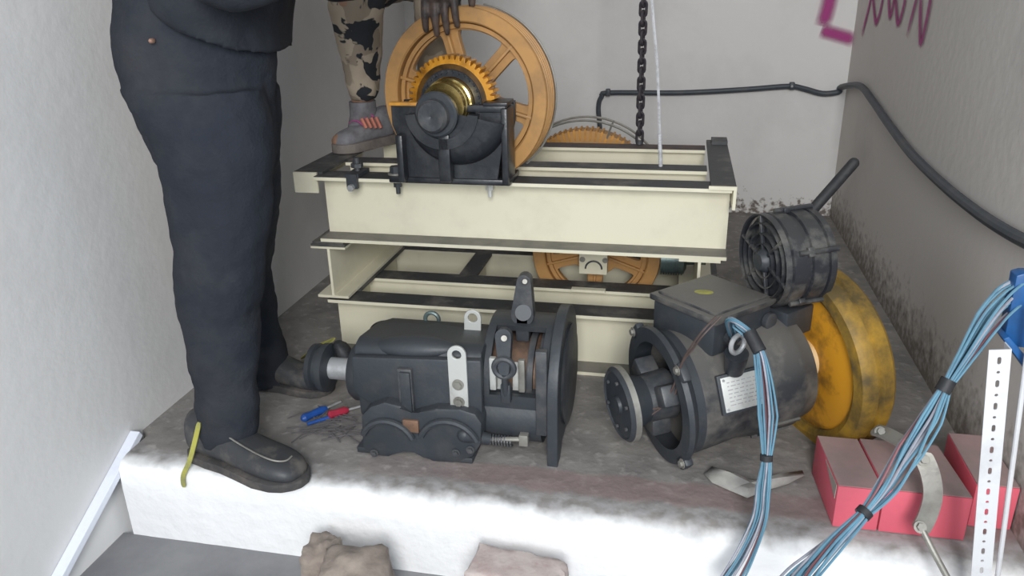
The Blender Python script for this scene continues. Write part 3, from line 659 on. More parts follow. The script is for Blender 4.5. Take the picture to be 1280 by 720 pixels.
for xx in (-.405, -.335):
    m = MB(); m.box((xx, 1.612, .225), (.016, .016, .085), None, .003); m.build('shoe_arm', zinc if xx < -.35 else greyst, gb)

# ------------------------------------------------------------------ motor with handwheel
mo = empty('electric_motor', (.15, 1.75, 0), 'black electric motor with open flange, terminal box and yellow handwheel, right of the gearbox', 'motor')
Fc = V((-.020, 1.665, .172)); a_ = V((.86, .45, .085)).normalized()
mx, my, ma_ = frame(-a_)     # mx, my across; -a_ faces the camera side
def Q(h): return Fc + a_ * h
def rad(t): return mx * math.cos(t) + my * math.sin(t)
m = MB(); m.lathe([(.0, .130), (0, .165), (.012, .168), (.022, .160), (.03, .150), (.05, .150), (.05, .140), (.012, .132)], Fc, a_, 64, close=True)
for k in range(4):
    t = PI / 4 + PI / 2 * k; d = rad(t); m.box(Fc + a_ * .011 + d * .162, (.035, .045, .022), M3(d, a_.cross(d), a_), .006)
m.build('flange_ring', black, mo)
m = MB(); m.lathe([(.02, .166), (.026, .168), (.030, .162)], Fc, a_, 64); m.bm.free()
m = MB()
for k in range(4):
    t = PI / 4 + PI / 2 * k + .05; d = rad(t); m = MB(); m.hexbolt(Fc + d * .168, -a_, .008, .008); m.build('flange_bolt', greyst, mo)
# open lantern arms between ring and body
m = MB(); m.lathe([(.05, .140), (.05, .150), (.10, .146), (.16, .140), (.165, .132), (.165, .0), (.155, 0), (.155, .125)], Fc, a_, 56); m.build('end_bell', blackd, mo)
m = MB(); m.lathe([(.16, .0), (.16, .140), (.20, .146), (.30, .146), (.315, .138), (.345, .130), (.35, .10), (.35, 0)], Fc, a_, 56); m.build('motor_body', blackd, mo)
m = MB()
for k in range(7):
    t = math.radians(175 + 26 * k); d = rad(t); m = MB(); m.box(Q(.25) + d * .146, (.010, .006, .10), M3(d, a_.cross(d), a_)); m.build('cooling_fin', blackd, mo)
m = MB(); m.lathe([(.215, .144), (.215, .151), (.225, .151), (.225, .144)], Fc, a_, 56, close=True); m.build('body_band', blackd, mo)
m = MB(); m.lathe([(.345, .0), (.345, .085), (.36, .080), (.365, .05), (.365, 0)], Fc, a_, 36); m.build('rear_boss', black, mo)
# inside the bell: shaft, jaw coupling, disc
m = MB(); m.rod(Q(-.075), Q(.16), .028, n=24); m.build('motor_shaft', dkgrey, mo)
m = MB(); m.lathe([(-.035, 0), (-.035, .055), (.03, .060), (.035, .050), (.08, .05), (.08, 0)], Fc, a_, 36)
for k in range(3):
    t = 2 * PI * k / 3 + .5; d = rad(t); m.box(Q(.0) + d * .075, (.045, .05, .05), M3(d, a_.cross(d), a_), .006)
m.build('coupling_jaw', dkgrey, mo)
m = MB(); m.lathe([(-.105, 0), (-.105, .020), (-.098, .022), (-.098, .078), (-.102, .082), (-.094, .090), (-.078, .090), (-.074, .07), (-.05, .06), (-.035, .055), (-.035, 0)], Fc, a_, 56)
m.build('coupling_disc', black, mo)
m = MB(); m.lathe([(-.093, .0885), (-.093, .0915), (-.079, .0915), (-.079, .0885)], Fc, a_, 56, close=True); m.build('disc_band', greyst, mo, label='worn bright steel rim')
for k in range(6):
    m = MB(); t = PI / 3 * k + .4; m.rod(Q(-.1) + rad(t) * .062, Q(-.106) + rad(t) * .062, .005, n=10); m.build('disc_bolt', dkgrey, mo)
# terminal box
m = MB(); T = [at(824, 361, z=.40), at(901, 339, z=.40), at(957, 374, z=.40), at(882, 404, z=.40)]
ctr = sum(T, V()) / 4
tx = ((T[2] - T[3]) + (T[1] - T[0])).normalized(); ty = V((-tx.y, tx.x, 0)); lx = ((T[2] - T[3]).length + (T[1] - T[0]).length) / 2; ly = ((T[0] - T[3]).length + (T[1] - T[2]).length) / 2
Mt = M3(tx, ty, V((0, 0, 1)))
m.box(ctr - V((0, 0, .010)), (lx, ly, .016), Mt, .004); m.box(ctr + V((0, 0, .001)), (lx * .86, ly * .86, .008), Mt, .003); tlid = m.build('terminal_box_lid', blackd, mo)
m = MB(); m.box(ctr - V((0, 0, .058)), (lx * .93, ly * .92, .080), Mt, .006); tbx = m.build('terminal_box', black, mo)
g1 = ctr - ty * (ly * .46 + .002) - V((0, 0, .060)) - tx * lx * .22; g2 = g1 + tx * lx * .62 + V((0, 0, .006))
for g in (g1, g2):
    m = MB(); m.lathe([(0, 0), (0, .020), (.012, .020), (.014, .015), (.014, 0)], g, -ty, 20); m.build('cable_gland', dkgrey, tbx)
m = MB(); m.ball(ctr + V((-.02, .0, .0052)), .022, .014, .0008, 6); m.build('wax_mark', yelstrap, tlid, label='faded yellow mark on the lid')
# eye bolt, data plate
q = at(922, 431, Y=1.62); top_ = Q(.24)
m = MB(); pq = at(922, 430, Y=1.585)
m.tube([pq + (tx * math.cos(t) + V((0, 0, 1)) * math.sin(t)) * .021 for t in [2 * PI * k / 22 for k in range(22)]], .0055, 8, closed=True); m.build('eye_bolt', steel, mo)
m = MB(); m.rod(pq - V((0, 0, .022)), pq - V((0, -.02, .075)), .026, .020, 24); m.build('lifting_boss', blacks, mo)
c3 = at(928, 502, Y=1.60); cen = Q(((c3 - Fc).dot(a_))); dn = (c3 - cen).normalized(); side = a_.cross(dn).normalized()
dn2 = (V((.20, -.86, .30))).normalized(); dn2 = (dn2 - a_ * dn2.dot(a_)).normalized(); hcen = (c3 - Fc).dot(a_)
base = Q(hcen) + dn2 * .157; ux = a_; uy = dn2.cross(ux).normalized(); uy = uy if uy.z > 0 else -uy
m = MB(); m.box(base, (.098, .078, .003), M3(ux, uy, ux.cross(uy)), .001); dpl = m.build('data_plate', zinc, mo, label='scratched silver data plate')
m = MB(); m.box(base - dn2 * .006, (.112, .09, .010), M3(ux, uy, ux.cross(uy)), .002); m.build('plate_pad', black, mo)
for sx_ in (-1, 1):
    for sy_ in (-1, 1): m = MB(); m.rod(base + ux * sx_ * .043 + uy * sy_ * .033, base + ux * sx_ * .043 + uy * sy_ * .033 + dn2 * .004, .003, n=8); m.build('rivet', steel, dpl)
# printed lines on the plate
m = MB(); rr_ = random.Random(3)
for i in range(7):
    xx = -.036
    while xx < .034:
        L = rr_.uniform(.004, .014); m.box(base + dn2 * .0017 + uy * (.026 - .0085 * i) + ux * (xx + L / 2), (L, .0022, .0004), M3(ux, uy, ux.cross(uy))); xx += L + .004
m.build('plate_print', mat('plate_ink', (.42, .40, .41), .6), dpl)['kind'] = 'stuff'
# handwheel
HW = Q(.405)
m = MB(); m.lathe([(.0, .0), (0, .05), (-.03, .045), (-.055, .036), (-.055, 0)], HW + a_ * .0, a_, 36); m.build('handwheel_hub', mat('worn_pale_yellow', (.72, .50, .26), .5, 0, (.66, .36, .08), .5, 9), mo, label='pale worn hub')
m = MB(); m.lathe([(.0, .0), (0, .165), (.006, .185), (.03, .19), (.03, 0)], HW, a_, 64); m.build('handwheel_web', wheelyel, mo)
m = MB(); m.lathe([(-.006, .180), (-.016, .195), (-.014, .224), (-.004, .231), (.020, .233), (.024, .226), (.032, .226), (.036, .233), (.062, .232), (.072, .224), (.072, .185), (.03, .180)], HW, a_, 88, close=True); m.build('handwheel_rim', wheelrim, mo)
blackm = mat('streaked_black_iron', (.028, .030, .036), .4, .1, (.26, .25, .22), .42, 16, up=.12)
# brake magnet / fan cover on top with release bar
fc = at(953, 326, Y=1.80); fa = V((.90, .40, .05)).normalized(); fx, fy, fz = frame(fa)
Rf = .110
m = MB(); m.lathe([(.01, .0), (.01, Rf * .62), (.012, Rf * .9), (.02, Rf), (.05, Rf), (.052, Rf * .94), (.064, Rf * .94), (.066, Rf), (.10, Rf), (.102, Rf * .94), (.106, Rf * .94), (.108, Rf), (.122, Rf), (.128, Rf * .9), (.132, Rf * .5), (.132, 0)], fc, fa, 56)
m.build('brake_magnet', blackm, mo)
m = MB()
for r in (.38, .60, .82, 1.0):
    m.lathe([(.0, Rf * r - .004), (-.002, Rf * r), (.012, Rf * r + .001), (.012, Rf * r - .004)], fc, fa, 48, close=True)
for k in range(6):
    t = PI / 3 * k + .3; d = fx * math.cos(t) + fy * math.sin(t); m.box(fc + fa * .004 + d * Rf * .58, (Rf * .80, .008, .010), M3(d, fa.cross(d), fa), .002)
m.build('magnet_grille', blackm, mo)
m = MB(); m.lathe([(-.012, 0), (-.012, .020), (0, .028), (.012, .028), (.012, 0)], fc, fa, 24); m.build('magnet_hub', black, mo)
for k in range(5):
    m = MB(); t = 2 * PI * k / 5 + .2; d = fx * math.cos(t) + fy * math.sin(t); m.rod(fc + d * (Rf + .004) + fa * .03, fc + d * (Rf + .004) + fa * .125, .006, n=10); m.box(fc + d * (Rf + .003) + fa * .058, (.012, .022, .016), M3(d, fa.cross(d), fa), .002); m.build('tie_rod', blackm, mo)
b0, b1 = at(1003, 277, Y=1.95), at(1067, 204, Y=2.02)
m = MB(); m.rod(b0 + (b0 - b1) * .35, b1, .0135, n=18); m.ball(b1, .0135, n=8); m.build('release_bar', rubber, mo)
q = at(983, 397, Y=1.82); m = MB(); m.box(q, (.10, .075, .070), M3(tx, ty, V((0, 0, 1))), .004); m.build('magnet_base', black, mo)
m = MB(); m.box(q - V((0, -.02, .05)), (.07, .06, .06), M3(tx, ty, V((0, 0, 1))), .003); m.build('magnet_foot', black, mo)
# loose brown leads
for off in (0, 1):
    m = MB(); pts = [at(*p) for p in ((895 + 6 * off, 396, 1.52), (878, 414 + 6 * off, 1.50), (862 + 4 * off, 436, 1.52), (852, 455, 1.55), (848 - 5 * off, 480, 1.58), (836 - 5 * off, 505, 1.60), (812, 512 + 8 * off, 1.60))]
    m.tube(pts, .0022, 6, smooth=6); m.build('lead', mat('brown_lead', (.11, .075, .065), .5), mo)

# ------------------------------------------------------------------ wire bundles
def bundle(name, label, path, spreads, ties, n, r, seed, dark=()):
    t = empty(name, path[0], label, 'wires'); rnd = random.Random(seed)
    base = catmull([V(p) for p in path], 8); L = len(base)
    sp = lambda s: spreads[min(int(s * (len(spreads) - 1)), len(spreads) - 2)] * (1 - (s * (len(spreads) - 1)) % 1) + spreads[min(int(s * (len(spreads) - 1)) + 1, len(spreads) - 1)] * ((s * (len(spreads) - 1)) % 1)
    for i in range(n):
        a0 = rnd.uniform(0, 2 * PI); rr = math.sqrt(rnd.uniform(.05, 1)); ph = rnd.uniform(-1.2, 1.2); amp = rnd.uniform(0, .45); pts = []
        for k, p in enumerate(base):
            s = k / (L - 1); tt = (base[min(k + 1, L - 1)] - base[max(k - 1, 0)]).normalized(); x_, y_, _ = frame(tt, (0, 1, 0))
            th = a0 + ph * s * 2 ; q = sp(s) * (rr + amp * math.sin(s * 11 + a0) * .6)
            pts.append(p + x_ * math.cos(th) * q + y_ * math.sin(th) * q)
        mt = rnd.choices([wblue, wgrey, wred], [5.5, 3.5, 1.6])[0]
        m = MB(); m.tube(pts, r, 6); m.build('wire', mt, t)
    for s, wd in ties:
        k = int(s * (L - 1)); p = base[k]; tt = (base[min(k + 1, L - 1)] - base[k - 1]).normalized()
        m = MB(); m.rod(p - tt * wd, p + tt * wd, sp(s) * 1.1 + r * 1.6, n=14); m.build('tape_tie', rubber, t)
    return t
gp = g1 - ty * .012
bundle('motor_wire_bundle', 'blue and grey wires hanging from the motor terminal box over the platform edge',
       [gp, at(912, 402, Y=1.50), at(934, 415, Y=1.455), at(947, 436, Y=1.43), at(952, 465, Y=1.42), at(957, 520, Y=1.41), at(958, 572, Y=1.39), at(955, 610, Y=1.375), at(950, 650, Y=1.36), at(930, 695, Y=1.33), at(905, 735, Y=1.29)],
       [.009, .008, .009, .009, .014, .019, .008, .014, .016, .020, .024], ((.27, .022), (.60, .006)), 13, .0022, 4)
bundle('cabinet_wire_bundle', 'thick blue and grey wire bundle slanting from the blue bracket across the red boxes',
       [at(1292, 350, Y=1.40), at(1262, 372, Y=1.38), at(1235, 400, Y=1.36), at(1205, 445, Y=1.33), at(1182, 482, Y=1.31), at(1160, 522, Y=1.29), at(1136, 562, Y=1.27), at(1110, 605, Y=1.24), at(1080, 641, Y=1.21), at(1040, 680, Y=1.16), at(1008, 715, Y=1.10), at(985, 745, Y=1.04)],
       [.020, .030, .026, .015, .008, .022, .028, .022, .009, .016, .022, .024], ((.365, .012), (.73, .006)), 17, .0024, 9)

# ------------------------------------------------------------------ red boxes
def carton(x0, x1, y0, y1, h, label, skew, flap):
    t = empty('carton', ((x0 + x1) / 2, (y0 + y1) / 2, 0), label, 'box', )
    def P_(x_, y_, z_): return V((x_ + (y_ - y0) * skew, y_, z_))
    m = MB(); m.prism([P_(x0, y0, .001), P_(x1, y0, .001), P_(x1, y1, .001), P_(x0, y1, .001)], (0, 0, h - .002), .002); m.build('carton_body', pink, t)
    m = MB(); m.prism([P_(x0 + .001, y0 + .002, h), P_(x1 - .001, y0 + .002, h), P_(x1 - .001, y1 - .001, h), P_(x0 + .001, y1 - .001, h)], (0, 0, .0015)); m.build('carton_lid', pinktop, t)
    if flap:
        m = MB(); m.prism([P_(x0 - .001, y0 + .005, h - .002), P_(x0 - .001, y0 + .10, h - .002), P_(x0 - .0015, y0 + .005, h - .035)], (-.0012, 0, 0)); m.build('torn_flap', boxin, t)
    return t
carton(.362, .450, 1.468, 1.66, .103, 'narrow pink-red carton with a torn left edge, nearest the yellow wheel', -.08, True)
carton(.453, .618, 1.468, 1.66, .105, 'wide pink-red carton under the curved metal link', -.08, False)
carton(.640, .722, 1.52, 1.72, .105, 'pink-red carton against the right wall, behind the slotted angle', .0, False)

# ------------------------------------------------------------------ curved link with rod
lk = empty('curved_link', (.50, 1.45, .11), 'bent grey steel link with bolts and a thin rod, resting over the red cartons', 'linkage')
def strap(m, pts, wd, th, nrm):
    pts = catmull([V(p) for p in pts], 6); nrm = V(nrm).normalized(); rs = []
    for i, p in enumerate(pts):
        t = (pts[min(i + 1, len(pts) - 1)] - pts[max(i - 1, 0)]).normalized(); s = t.cross(nrm).normalized(); nn = s.cross(t); e = min(i, len(pts) - 1 - i); wk = wd * (.55 if e == 0 else .9 if e == 1 else 1)
        rs.append([p + s * wk + nn * th, p - s * wk + nn * th, p - s * wk - nn * th, p + s * wk - nn * th])
    m.rings(rs)
m = MB(); strap(m, [at(1092, 537, Y=1.60), at(1106, 541, Y=1.58), at(1125, 551, Y=1.55), at(1152, 568, Y=1.50)], .017, .003, (0, -.4, 1)); m.build('rear_arm', greyst, lk)
m = MB(); strap(m, [at(1152, 567, Y=1.44), at(1162, 590, Y=1.425), at(1166, 618, Y=1.41), at(1159, 645, Y=1.40), at(1149, 664, Y=1.39)], .0175, .003, (0, -1, .2)); m.build('curved_arm', greyst, lk)
for p, Y in (((1100, 540), 1.585), ((1154, 575), 1.43), ((1150, 659), 1.385)):
    m = MB(); q = at(*p, Y=Y); m.hexbolt(q, (0, -.8, .6), .008, .012); m.build('bolt', greyst, lk)
m = MB(); m.tube([at(1153, 662, Y=1.385), at(1166, 688, Y=1.36), at(1186, 725, Y=1.32), at(1200, 750, Y=1.29)], .0062, 10, smooth=3); m.build('rod', greyst, lk)

# ------------------------------------------------------------------ slotted angle, rod, blue bracket
a0, a1 = at(1250, 437, Y=1.30), at(1226, 720, Y=1.30); d = (a1 - a0).normalized(); L = (a0.z - ZF - .001) / -d.z
sa = empty('slotted_angle', a0 + d * L, 'white slotted steel angle standing upright at the right', 'angle bar')
x_ = V((0, -1, 0)).cross(-d).normalized(); x_ = x_ if x_.x > 0 else -x_; hw = .0165
holes = []; k = 0; s = .02
while s < L - .01:
    if k % 2 == 0: holes.append([(px_ , s + (sgn * .0035) + py_) for sgn, a1_, a2_ in ((1, 0, PI), (-1, PI, 2 * PI)) for px_, py_ in [(.0030 * math.cos(a1_ + (a2_ - a1_) * j / 6), .0035 * math.sin(a1_ + (a2_ - a1_) * j / 6)) for j in range(7)]])
    else: holes.append(circ(0, s, .0028, 10))
    s += .0215; k += 1
m = MB(); m.plate([(-hw, 0), (hw, 0), (hw, L), (-hw, L)], holes, a0, x_, d, .002); 
m.build('front_flange', wht, sa)
m = MB(); c_ = a0 + d * L / 2 + x_ * hw + V((0, .014, 0)); m.box(c_, (.002, .028, L), M3(x_, d.cross(x_), -d)); m.build('side_flange', wht, sa)
m = MB(); pass
a0 = at(1283, 450, Y=1.33); a1 = at(1247, 720, Y=1.33); d = (a1 - a0).normalized(); a1 = a0 + d * ((a0.z - ZF - .006) / -d.z)
m = MB(); m.rod(a0 - d * .1, a1, .0045, n=10); tag(m.build('thin_rod', wht, org=a1), 'thin white rod leaning just right of the slotted angle', 'rod')
bb = empty('blue_bracket', at(1275, 400, Y=1.42), 'blue painted metal bracket fixed to the right wall at the frame edge', 'bracket')
m = MB(); pts = [at(*p, Y=1.37) for p in ((1281, 342), (1271, 345), (1255, 425), (1262, 433), (1300, 437), (1300, 342))]
m.prism(pts, (0, .03, 0), .002); m.build('bracket_plate', bluep, bb)
m = MB(); pts = [at(*p, Y=1.35) for p in ((1254, 424), (1262, 421), (1300, 466), (1300, 486))]
m.prism(pts, (0, .05, 0), .002); m.build('bracket_arm', bluep, bb)
m = MB(); q = at(1300, 400, Y=1.40); m.b2(q.x - .01, XR - .001, 1.36, 1.41, q.z - .05, q.z + .06, .003); m.build('wall_mount', bluep, bb)

# ------------------------------------------------------------------ small things on the platform
bars = [('screwdriver', 'screwdriver with a blue handle lying among loose wire offcuts', 'screwdriver', bluet, (377, 524), (426, 502)),
        ('screwdriver', 'screwdriver with a dark red handle beside the gearbox shaft', 'screwdriver', redt, (410, 519), (450, 508))]
for nme, lab, cat, mt, p0, p1 in bars:
    a, b = at(*p0, z=.013), at(*p1, z=.010); t = empty(nme, a, lab, cat); u = (b - a)
    m = MB(); h = a + u * .62; m.tube([a, a + u * .06, a + u * .25, a + u * .5, h], lambda s: [.006, .012, .010, .012, .007][min(4, int(s * 4.01))], 10); m.build('handle', mt, t)
    m = MB(); m.rod(h, b, .0035, n=8); m.build('blade', steel, t)
a, b = at(384, 530, z=.006), at(424, 518, z=.006); t = empty('pen', a, 'thin blue plastic pen next to the blue screwdriver', 'pen')
m = MB(); m.rod(a, b, .005, n=10); m.build('barrel', bluet, t); m = MB(); m.rod(b, b + (b - a) * .15, .004, .001, 10); m.build('tip', steel, t)
rnd = random.Random(5)
m = MB()
for i in range(34):
    c_ = at(rnd.uniform(383, 452), rnd.uniform(512, 545), z=.004); an = rnd.gauss(.45, .5); L = rnd.uniform(.02, .06); dv_ = V((math.cos(an), math.sin(an), 0)) * L
    m.tube([c_ - dv_, c_ + V((rnd.uniform(-.01, .01), rnd.uniform(-.01, .01), .004)), c_ + dv_], .0016, 5, smooth=3)
o = m.build('wire_offcuts', mat('offcut_wire', (.17, .16, .165), .5, .3), None); tag(o, 'scatter of thin dark wire offcuts on the platform left of the gearbox', 'wire offcuts'); o['kind'] = 'stuff'
# yellow straps
m = MB(); strap(m, [at(249, 528, Y=1.425), at(244, 550, Y=1.42), at(237, 576, Y=1.408), at(229, 595, Y=1.405), at(230, 609, Y=1.402)], .006, .0012, (0, -1, .3))
tag(m.build('strap', yelstrap, org=at(236, 578, Y=1.43)), 'yellow strap hanging over the platform edge behind the boot heel', 'strap')
m = MB(); strap(m, [at(378, 448, z=.005), at(390, 437, Y=1.84), at(404, 430, Y=1.83), at(418, 424, Y=1.82)], .009, .0015, (0, -.3, 1))
tag(m.build('strap', yelstrap, org=at(400, 434, Y=1.84)), 'yellow green strap curling over the gearbox shaft end', 'strap')
# crumpled paper
ol = [(880, 592), (890, 583), (912, 590), (932, 598), (950, 600), (975, 592), (1003, 588), (1006, 594), (985, 605), (958, 613), (934, 622), (912, 613), (890, 603)]
m = MB(); n_ = len(ol); bmn = m.bm
P0 = [at(p[0], p[1], z=.006 + .012 * (k % 3 == 1)) for k, p in enumerate(ol)]; cc_ = at(938, 603, z=.022)
mid = [cc_.lerp(p, .55) + V((0, 0, .006 * noise.noise(p * 30) + .004)) for p in P0]
vo, vm, vc = [bmn.verts.new(p) for p in P0], [bmn.verts.new(p) for p in mid], bmn.verts.new(cc_)
for k in range(n_):
    bmn.faces.new((vo[k], vo[(k + 1) % n_], vm[(k + 1) % n_], vm[k])); bmn.faces.new((vm[k], vm[(k + 1) % n_], vc))
o = m.build('paper_sheet', paper, None, org=at(938, 603, z=0), angle=15); o.modifiers.new('t', 'SOLIDIFY').thickness = .0015
tag(o, 'crumpled pale sheet lying on the platform in front of the motor', 'paper')
# stones on the lower floor
def rock(c, s, seed, rot=0, sub=4, amp=.16, boxy=.7):
    bm = bmesh.new(); bmesh.ops.create_icosphere(bm, subdivisions=sub, radius=1)
    for v in bm.verts:
        n_ = v.co.normalized(); k_ = max(abs(n_.x), abs(n_.y), abs(n_.z)); q = n_ * (1 - boxy) + n_ / k_ * boxy
        q *= 1 + amp * noise.fractal(n_ * 1.6 + V((seed, 0, 0)), 1, 2, 4)
        v.co = Matrix.Rotation(rot, 3, 'Z') @ V((q.x * s[0], q.y * s[1], q.z * s[2])) + V(c)
    mm = MB(); mm.bm.free(); mm.bm = bm; return mm
q = at(428, 720, Y=1.24)
tag(rock((q.x + .03, 1.235, ZF + .082), (.078, .07, .085), 4.0, .25).build('stone', stone_m, org=(q.x, 1.235, ZF), angle=80), 'rough brown stone standing before the white platform edge', 'stone')
tag(rock((q.x - .075, 1.30, ZF + .071), (.040, .050, .076), 7.0, .1).build('stone', stone_m, org=(q.x - .05, 1.25, ZF), angle=80), 'darker chipped stone touching the left of the brown stone', 'stone')
q = at(646, 707, Y=1.30)
tag(rock((q.x, 1.30, (q.z + ZF) / 2), (.105, .050, (q.z - ZF) / 2), 11.0, -.10, amp=.012, boxy=.96).build('brick', brick_m, org=(q.x, 1.245, ZF), angle=60), 'pinkish flat brick lying before the platform, right of the brown stone', 'brick')

# ------------------------------------------------------------------ people
def remesh(o, vox, disp=0, dscale=.15, smooth=3, tex='CLOUDS'):
    r = o.modifiers.new('remesh', 'REMESH'); r.mode = 'VOXEL'; r.voxel_size = vox; r.use_smooth_shade = True
    s = o.modifiers.new('smooth', 'SMOOTH'); s.iterations = smooth; s.factor = .5
    if disp:
        t = bpy.data.textures.new('folds', 'CLOUDS'); t.noise_scale = dscale; t.noise_depth = 2
        d = o.modifiers.new('folds', 'DISPLACE'); d.texture = t; d.strength = disp; d.mid_level = .5; d.texture_coords = 'LOCAL'
def limb(m, pts, rad_, k=6, n=16):
    pts = [V(p) for p in pts]; L = len(pts); c = catmull(pts, k)
    def rr(t):
        s = t * (L - 1); i = min(int(s), L - 2); return rad_[i] * (1 - (s - i)) + rad_[i + 1] * (s - i)
    m.tube(c, rr, n); m.ball(pts[0], rad_[0], n=8); m.ball(pts[-1], rad_[-1], n=8)
def hand(m, wrist, dirv, palmn, curl=.5, s=1.0, side=1):
    """palm and five separate fingers; dirv points along the fingers, palmn out of the palm"""
    wrist = V(wrist); d = V(dirv).normalized(); p = V(palmn); p = (p - d * p.dot(d)).normalized(); w_ = d.cross(p) * side
    pc = wrist + d * .045 * s
    m.loft([(wrist - d * .012 * s, w_ * .026 * s, p * .019 * s), (wrist + d * .02 * s, w_ * .034 * s, p * .018 * s), (wrist + d * .06 * s, w_ * .043 * s, p * .016 * s), (wrist + d * .088 * s, w_ * .041 * s, p * .012 * s)], 18)
    for i, (o_, L) in enumerate(((-.033, .062), (-.011, .076), (.011, .080), (.033, .072))):
        b = wrist + d * (.080 - .05 * abs(o_)) * s + w_ * o_ * s; ang = curl * .35; pts = [b - d * .012 * s]; cur = b; pts.append(b)
        for j, f in enumerate((.44, .32, .24)):
            dd = d * math.cos(ang) + p * math.sin(ang) + w_ * o_ * 1.6; cur = cur + dd.normalized() * L * f * s; pts.append(cur); ang += curl * (.9 if j == 0 else .6)
        limb(m, pts, [.0095 * s, .0098 * s, .0090 * s, .0082 * s, .0070 * s], 4, 10)
    b = wrist + d * .022 * s - w_ * .028 * s; t1 = b + (d * .6 - w_ * .75 + p * .25).normalized() * .036 * s; t2 = t1 + (d * .85 - w_ * .35 + p * .35).normalized() * .032 * s; t3 = t2 + (d * .95 + p * .35).normalized() * .022 * s
    limb(m, [b, t1, t2, t3], [.015 * s, .0125 * s, .0105 * s, .008 * s], 4, 10)
def head(m, c, face, s=1.0):
    c = V(c); f = V(face).normalized(); r = f.cross(V((0, 0, 1))).normalized(); u = r.cross(f); Mh = M3(r, f, u)
    m.ball(c + u * .02 * s, .075 * s, .095 * s, .10 * s, 16, Mh); m.ball(c - u * .05 * s + f * .03 * s, .055 * s, .065 * s, .065 * s, 12, Mh)
    m.loft([(c + f * .085 * s + u * .02 * s, r * .008 * s, f * .006 * s), (c + f * .100 * s - u * .004 * s, r * .012 * s, f * .012 * s), (c + f * .102 * s - u * .020 * s, r * .016 * s, f * .010 * s)], 10)
    m.ball(c + f * .088 * s - u * .052 * s, .024 * s, .010 * s, .007 * s, 8, Mh); m.ball(c + f * .086 * s - u * .064 * s, .020 * s, .010 * s, .007 * s, 8, Mh)
    for sg in (-1, 1): m.ball(c + r * sg * .076 * s, .010 * s, .020 * s, .032 * s, 8, Mh)
    return r, f, u
def face_bits(parent, c, rfu, s=1.0):
    r, f, u = rfu; c = V(c)
    for sg in (-1, 1):
        m = MB(); m.ball(c + f * .086 * s + r * sg * .031 * s + u * .012 * s, .012 * s, n=8); m.build('eye', mat('eye_white', (.7, .68, .65), .2), parent)
    m = MB(); m.ball(c + u * .042 * s - f * .014 * s, .082 * s, .098 * s, .095 * s, 14, M3(r, f, u)); o = m.build('hair', hair_m, parent)
def ringx(l, r, py, Y, dy, tilt=0):
    if Y < 1.9: l, r = l + (r - l) * .03, r - (r - l) * .03
    a, b = at(l, py, Y=Y), at(r, py, Y=Y); c = (a + b) / 2
    return (c, V(((b.x - a.x) / 2, 0, (b.z - a.z) / 2 + tilt)), V((0, dy, 0)))

# --- standing person, left
p1 = empty('person', (-1.02, 1.6, 0), 'person standing at the left in dark trousers, black jacket and dusty boots', 'person')
hipc = at(240, 40, Y=1.58)
m = MB()
kn, an = at(275, 350, Y=1.50), at(288, 540, Y=1.48); kf, af = at(312, 350, Y=1.76), at(333, 462, Y=1.85)
limb(m, [hipc + V((.02, -.02, 0)), at(272, 200, Y=1.53), kn, at(272, 430, Y=1.49), an, an + V((0, 0, -.05))], [.060, .070, .055, .050, .037, .037])
limb(m, [hipc + V((.03, .05, 0)), at(295, 200, Y=1.68), kf, af + V((0, 0, .06)), af], [.060, .060, .044, .036, .032])
hipc = hipc + V((.02, .03, 0)); m.ball(hipc, .09, .09, .09)
ch = V((-.93, 1.60, 1.27)); nk = V((-.84, 1.60, 1.44)); hd = V((-.76, 1.60, 1.56))
limb(m, [hipc, V((-1.01, 1.59, 1.12)), ch, nk - V((.01, 0, .02)), hd - V((.02, 0, .06))], [.085, .10, .125, .07, .052])
m.ball(ch + V((.03, 0, .07)), .12, .19, .10)
for sg in (-1, 1):
    sh = ch + V((.03, .175 * sg, .09)); el = sh + V((.02, .05 * sg, -.27)) + V((.05, 0, .03)); wr = el + V((.23, -.07 * sg, .05))
    limb(m, [sh, el, wr], [.055, .042, .028]); hand(m, wr, (1, -.1 * sg, -.15), (0, -sg, -.2), .7, 1, sg)
rfu = head(m, hd, (1, .1, -.35))
foot0 = at(262, 560, z=.05)
limb(m, [V((-1.10, 1.485, .05)), V((-.98, 1.45, .04)), V((-.90, 1.43, .035))], [.032, .028, .018]); limb(m, [af + V((-.02, 0, -.0)), af + V((.06, .0, -.02)), V((-.98, 1.84, .035))], [.034, .032, .026])
o = m.build('body', skin, p1); remesh(o, .0085)
face_bits(p1, hd, rfu)
m = MB()
m.loft([ringx(160, 346, -45, 1.60, .13), ringx(150, 346, 0, 1.60, .145), ringx(148, 344, 40, 1.60, .155), ringx(157, 342, 90, 1.595, .155), ringx(174, 342, 130, 1.59, .15), ringx(190, 342, 165, 1.58, .14), ringx(198, 345, 195, 1.56, .12)], 30)
m.loft([ringx(150, 330, 110, 1.53, .10), ringx(186, 340, 155, 1.53, .115), ringx(203, 342, 195, 1.525, .115), ringx(210, 340, 240, 1.52, .108), ringx(222, 334, 300, 1.505, .095), ringx(224, 330, 345, 1.50, .088), ringx(226, 324, 390, 1.495, .082), ringx(236, 322, 440, 1.488, .074), ringx(247, 323, 490, 1.482, .068), ringx(251, 324, 535, 1.478, .064), ringx(256, 320, 548, 1.476, .055)], 28)
m.loft([ringx(200, 350, 110, 1.64, .10), ringx(215, 350, 170, 1.66, .11), ringx(232, 349, 230, 1.69, .105), ringx(250, 343, 290, 1.72, .095), ringx(270, 336, 340, 1.75, .085), ringx(282, 344, 390, 1.80, .078), ringx(295, 352, 430, 1.83, .072), ringx(302, 364, 466, 1.85, .062), ringx(305, 366, 478, 1.85, .058)], 28)
for f, r in (((200, 190), (176, 130)),):
    m.ball(at(192, 132, Y=1.50), .036, .06, .018)
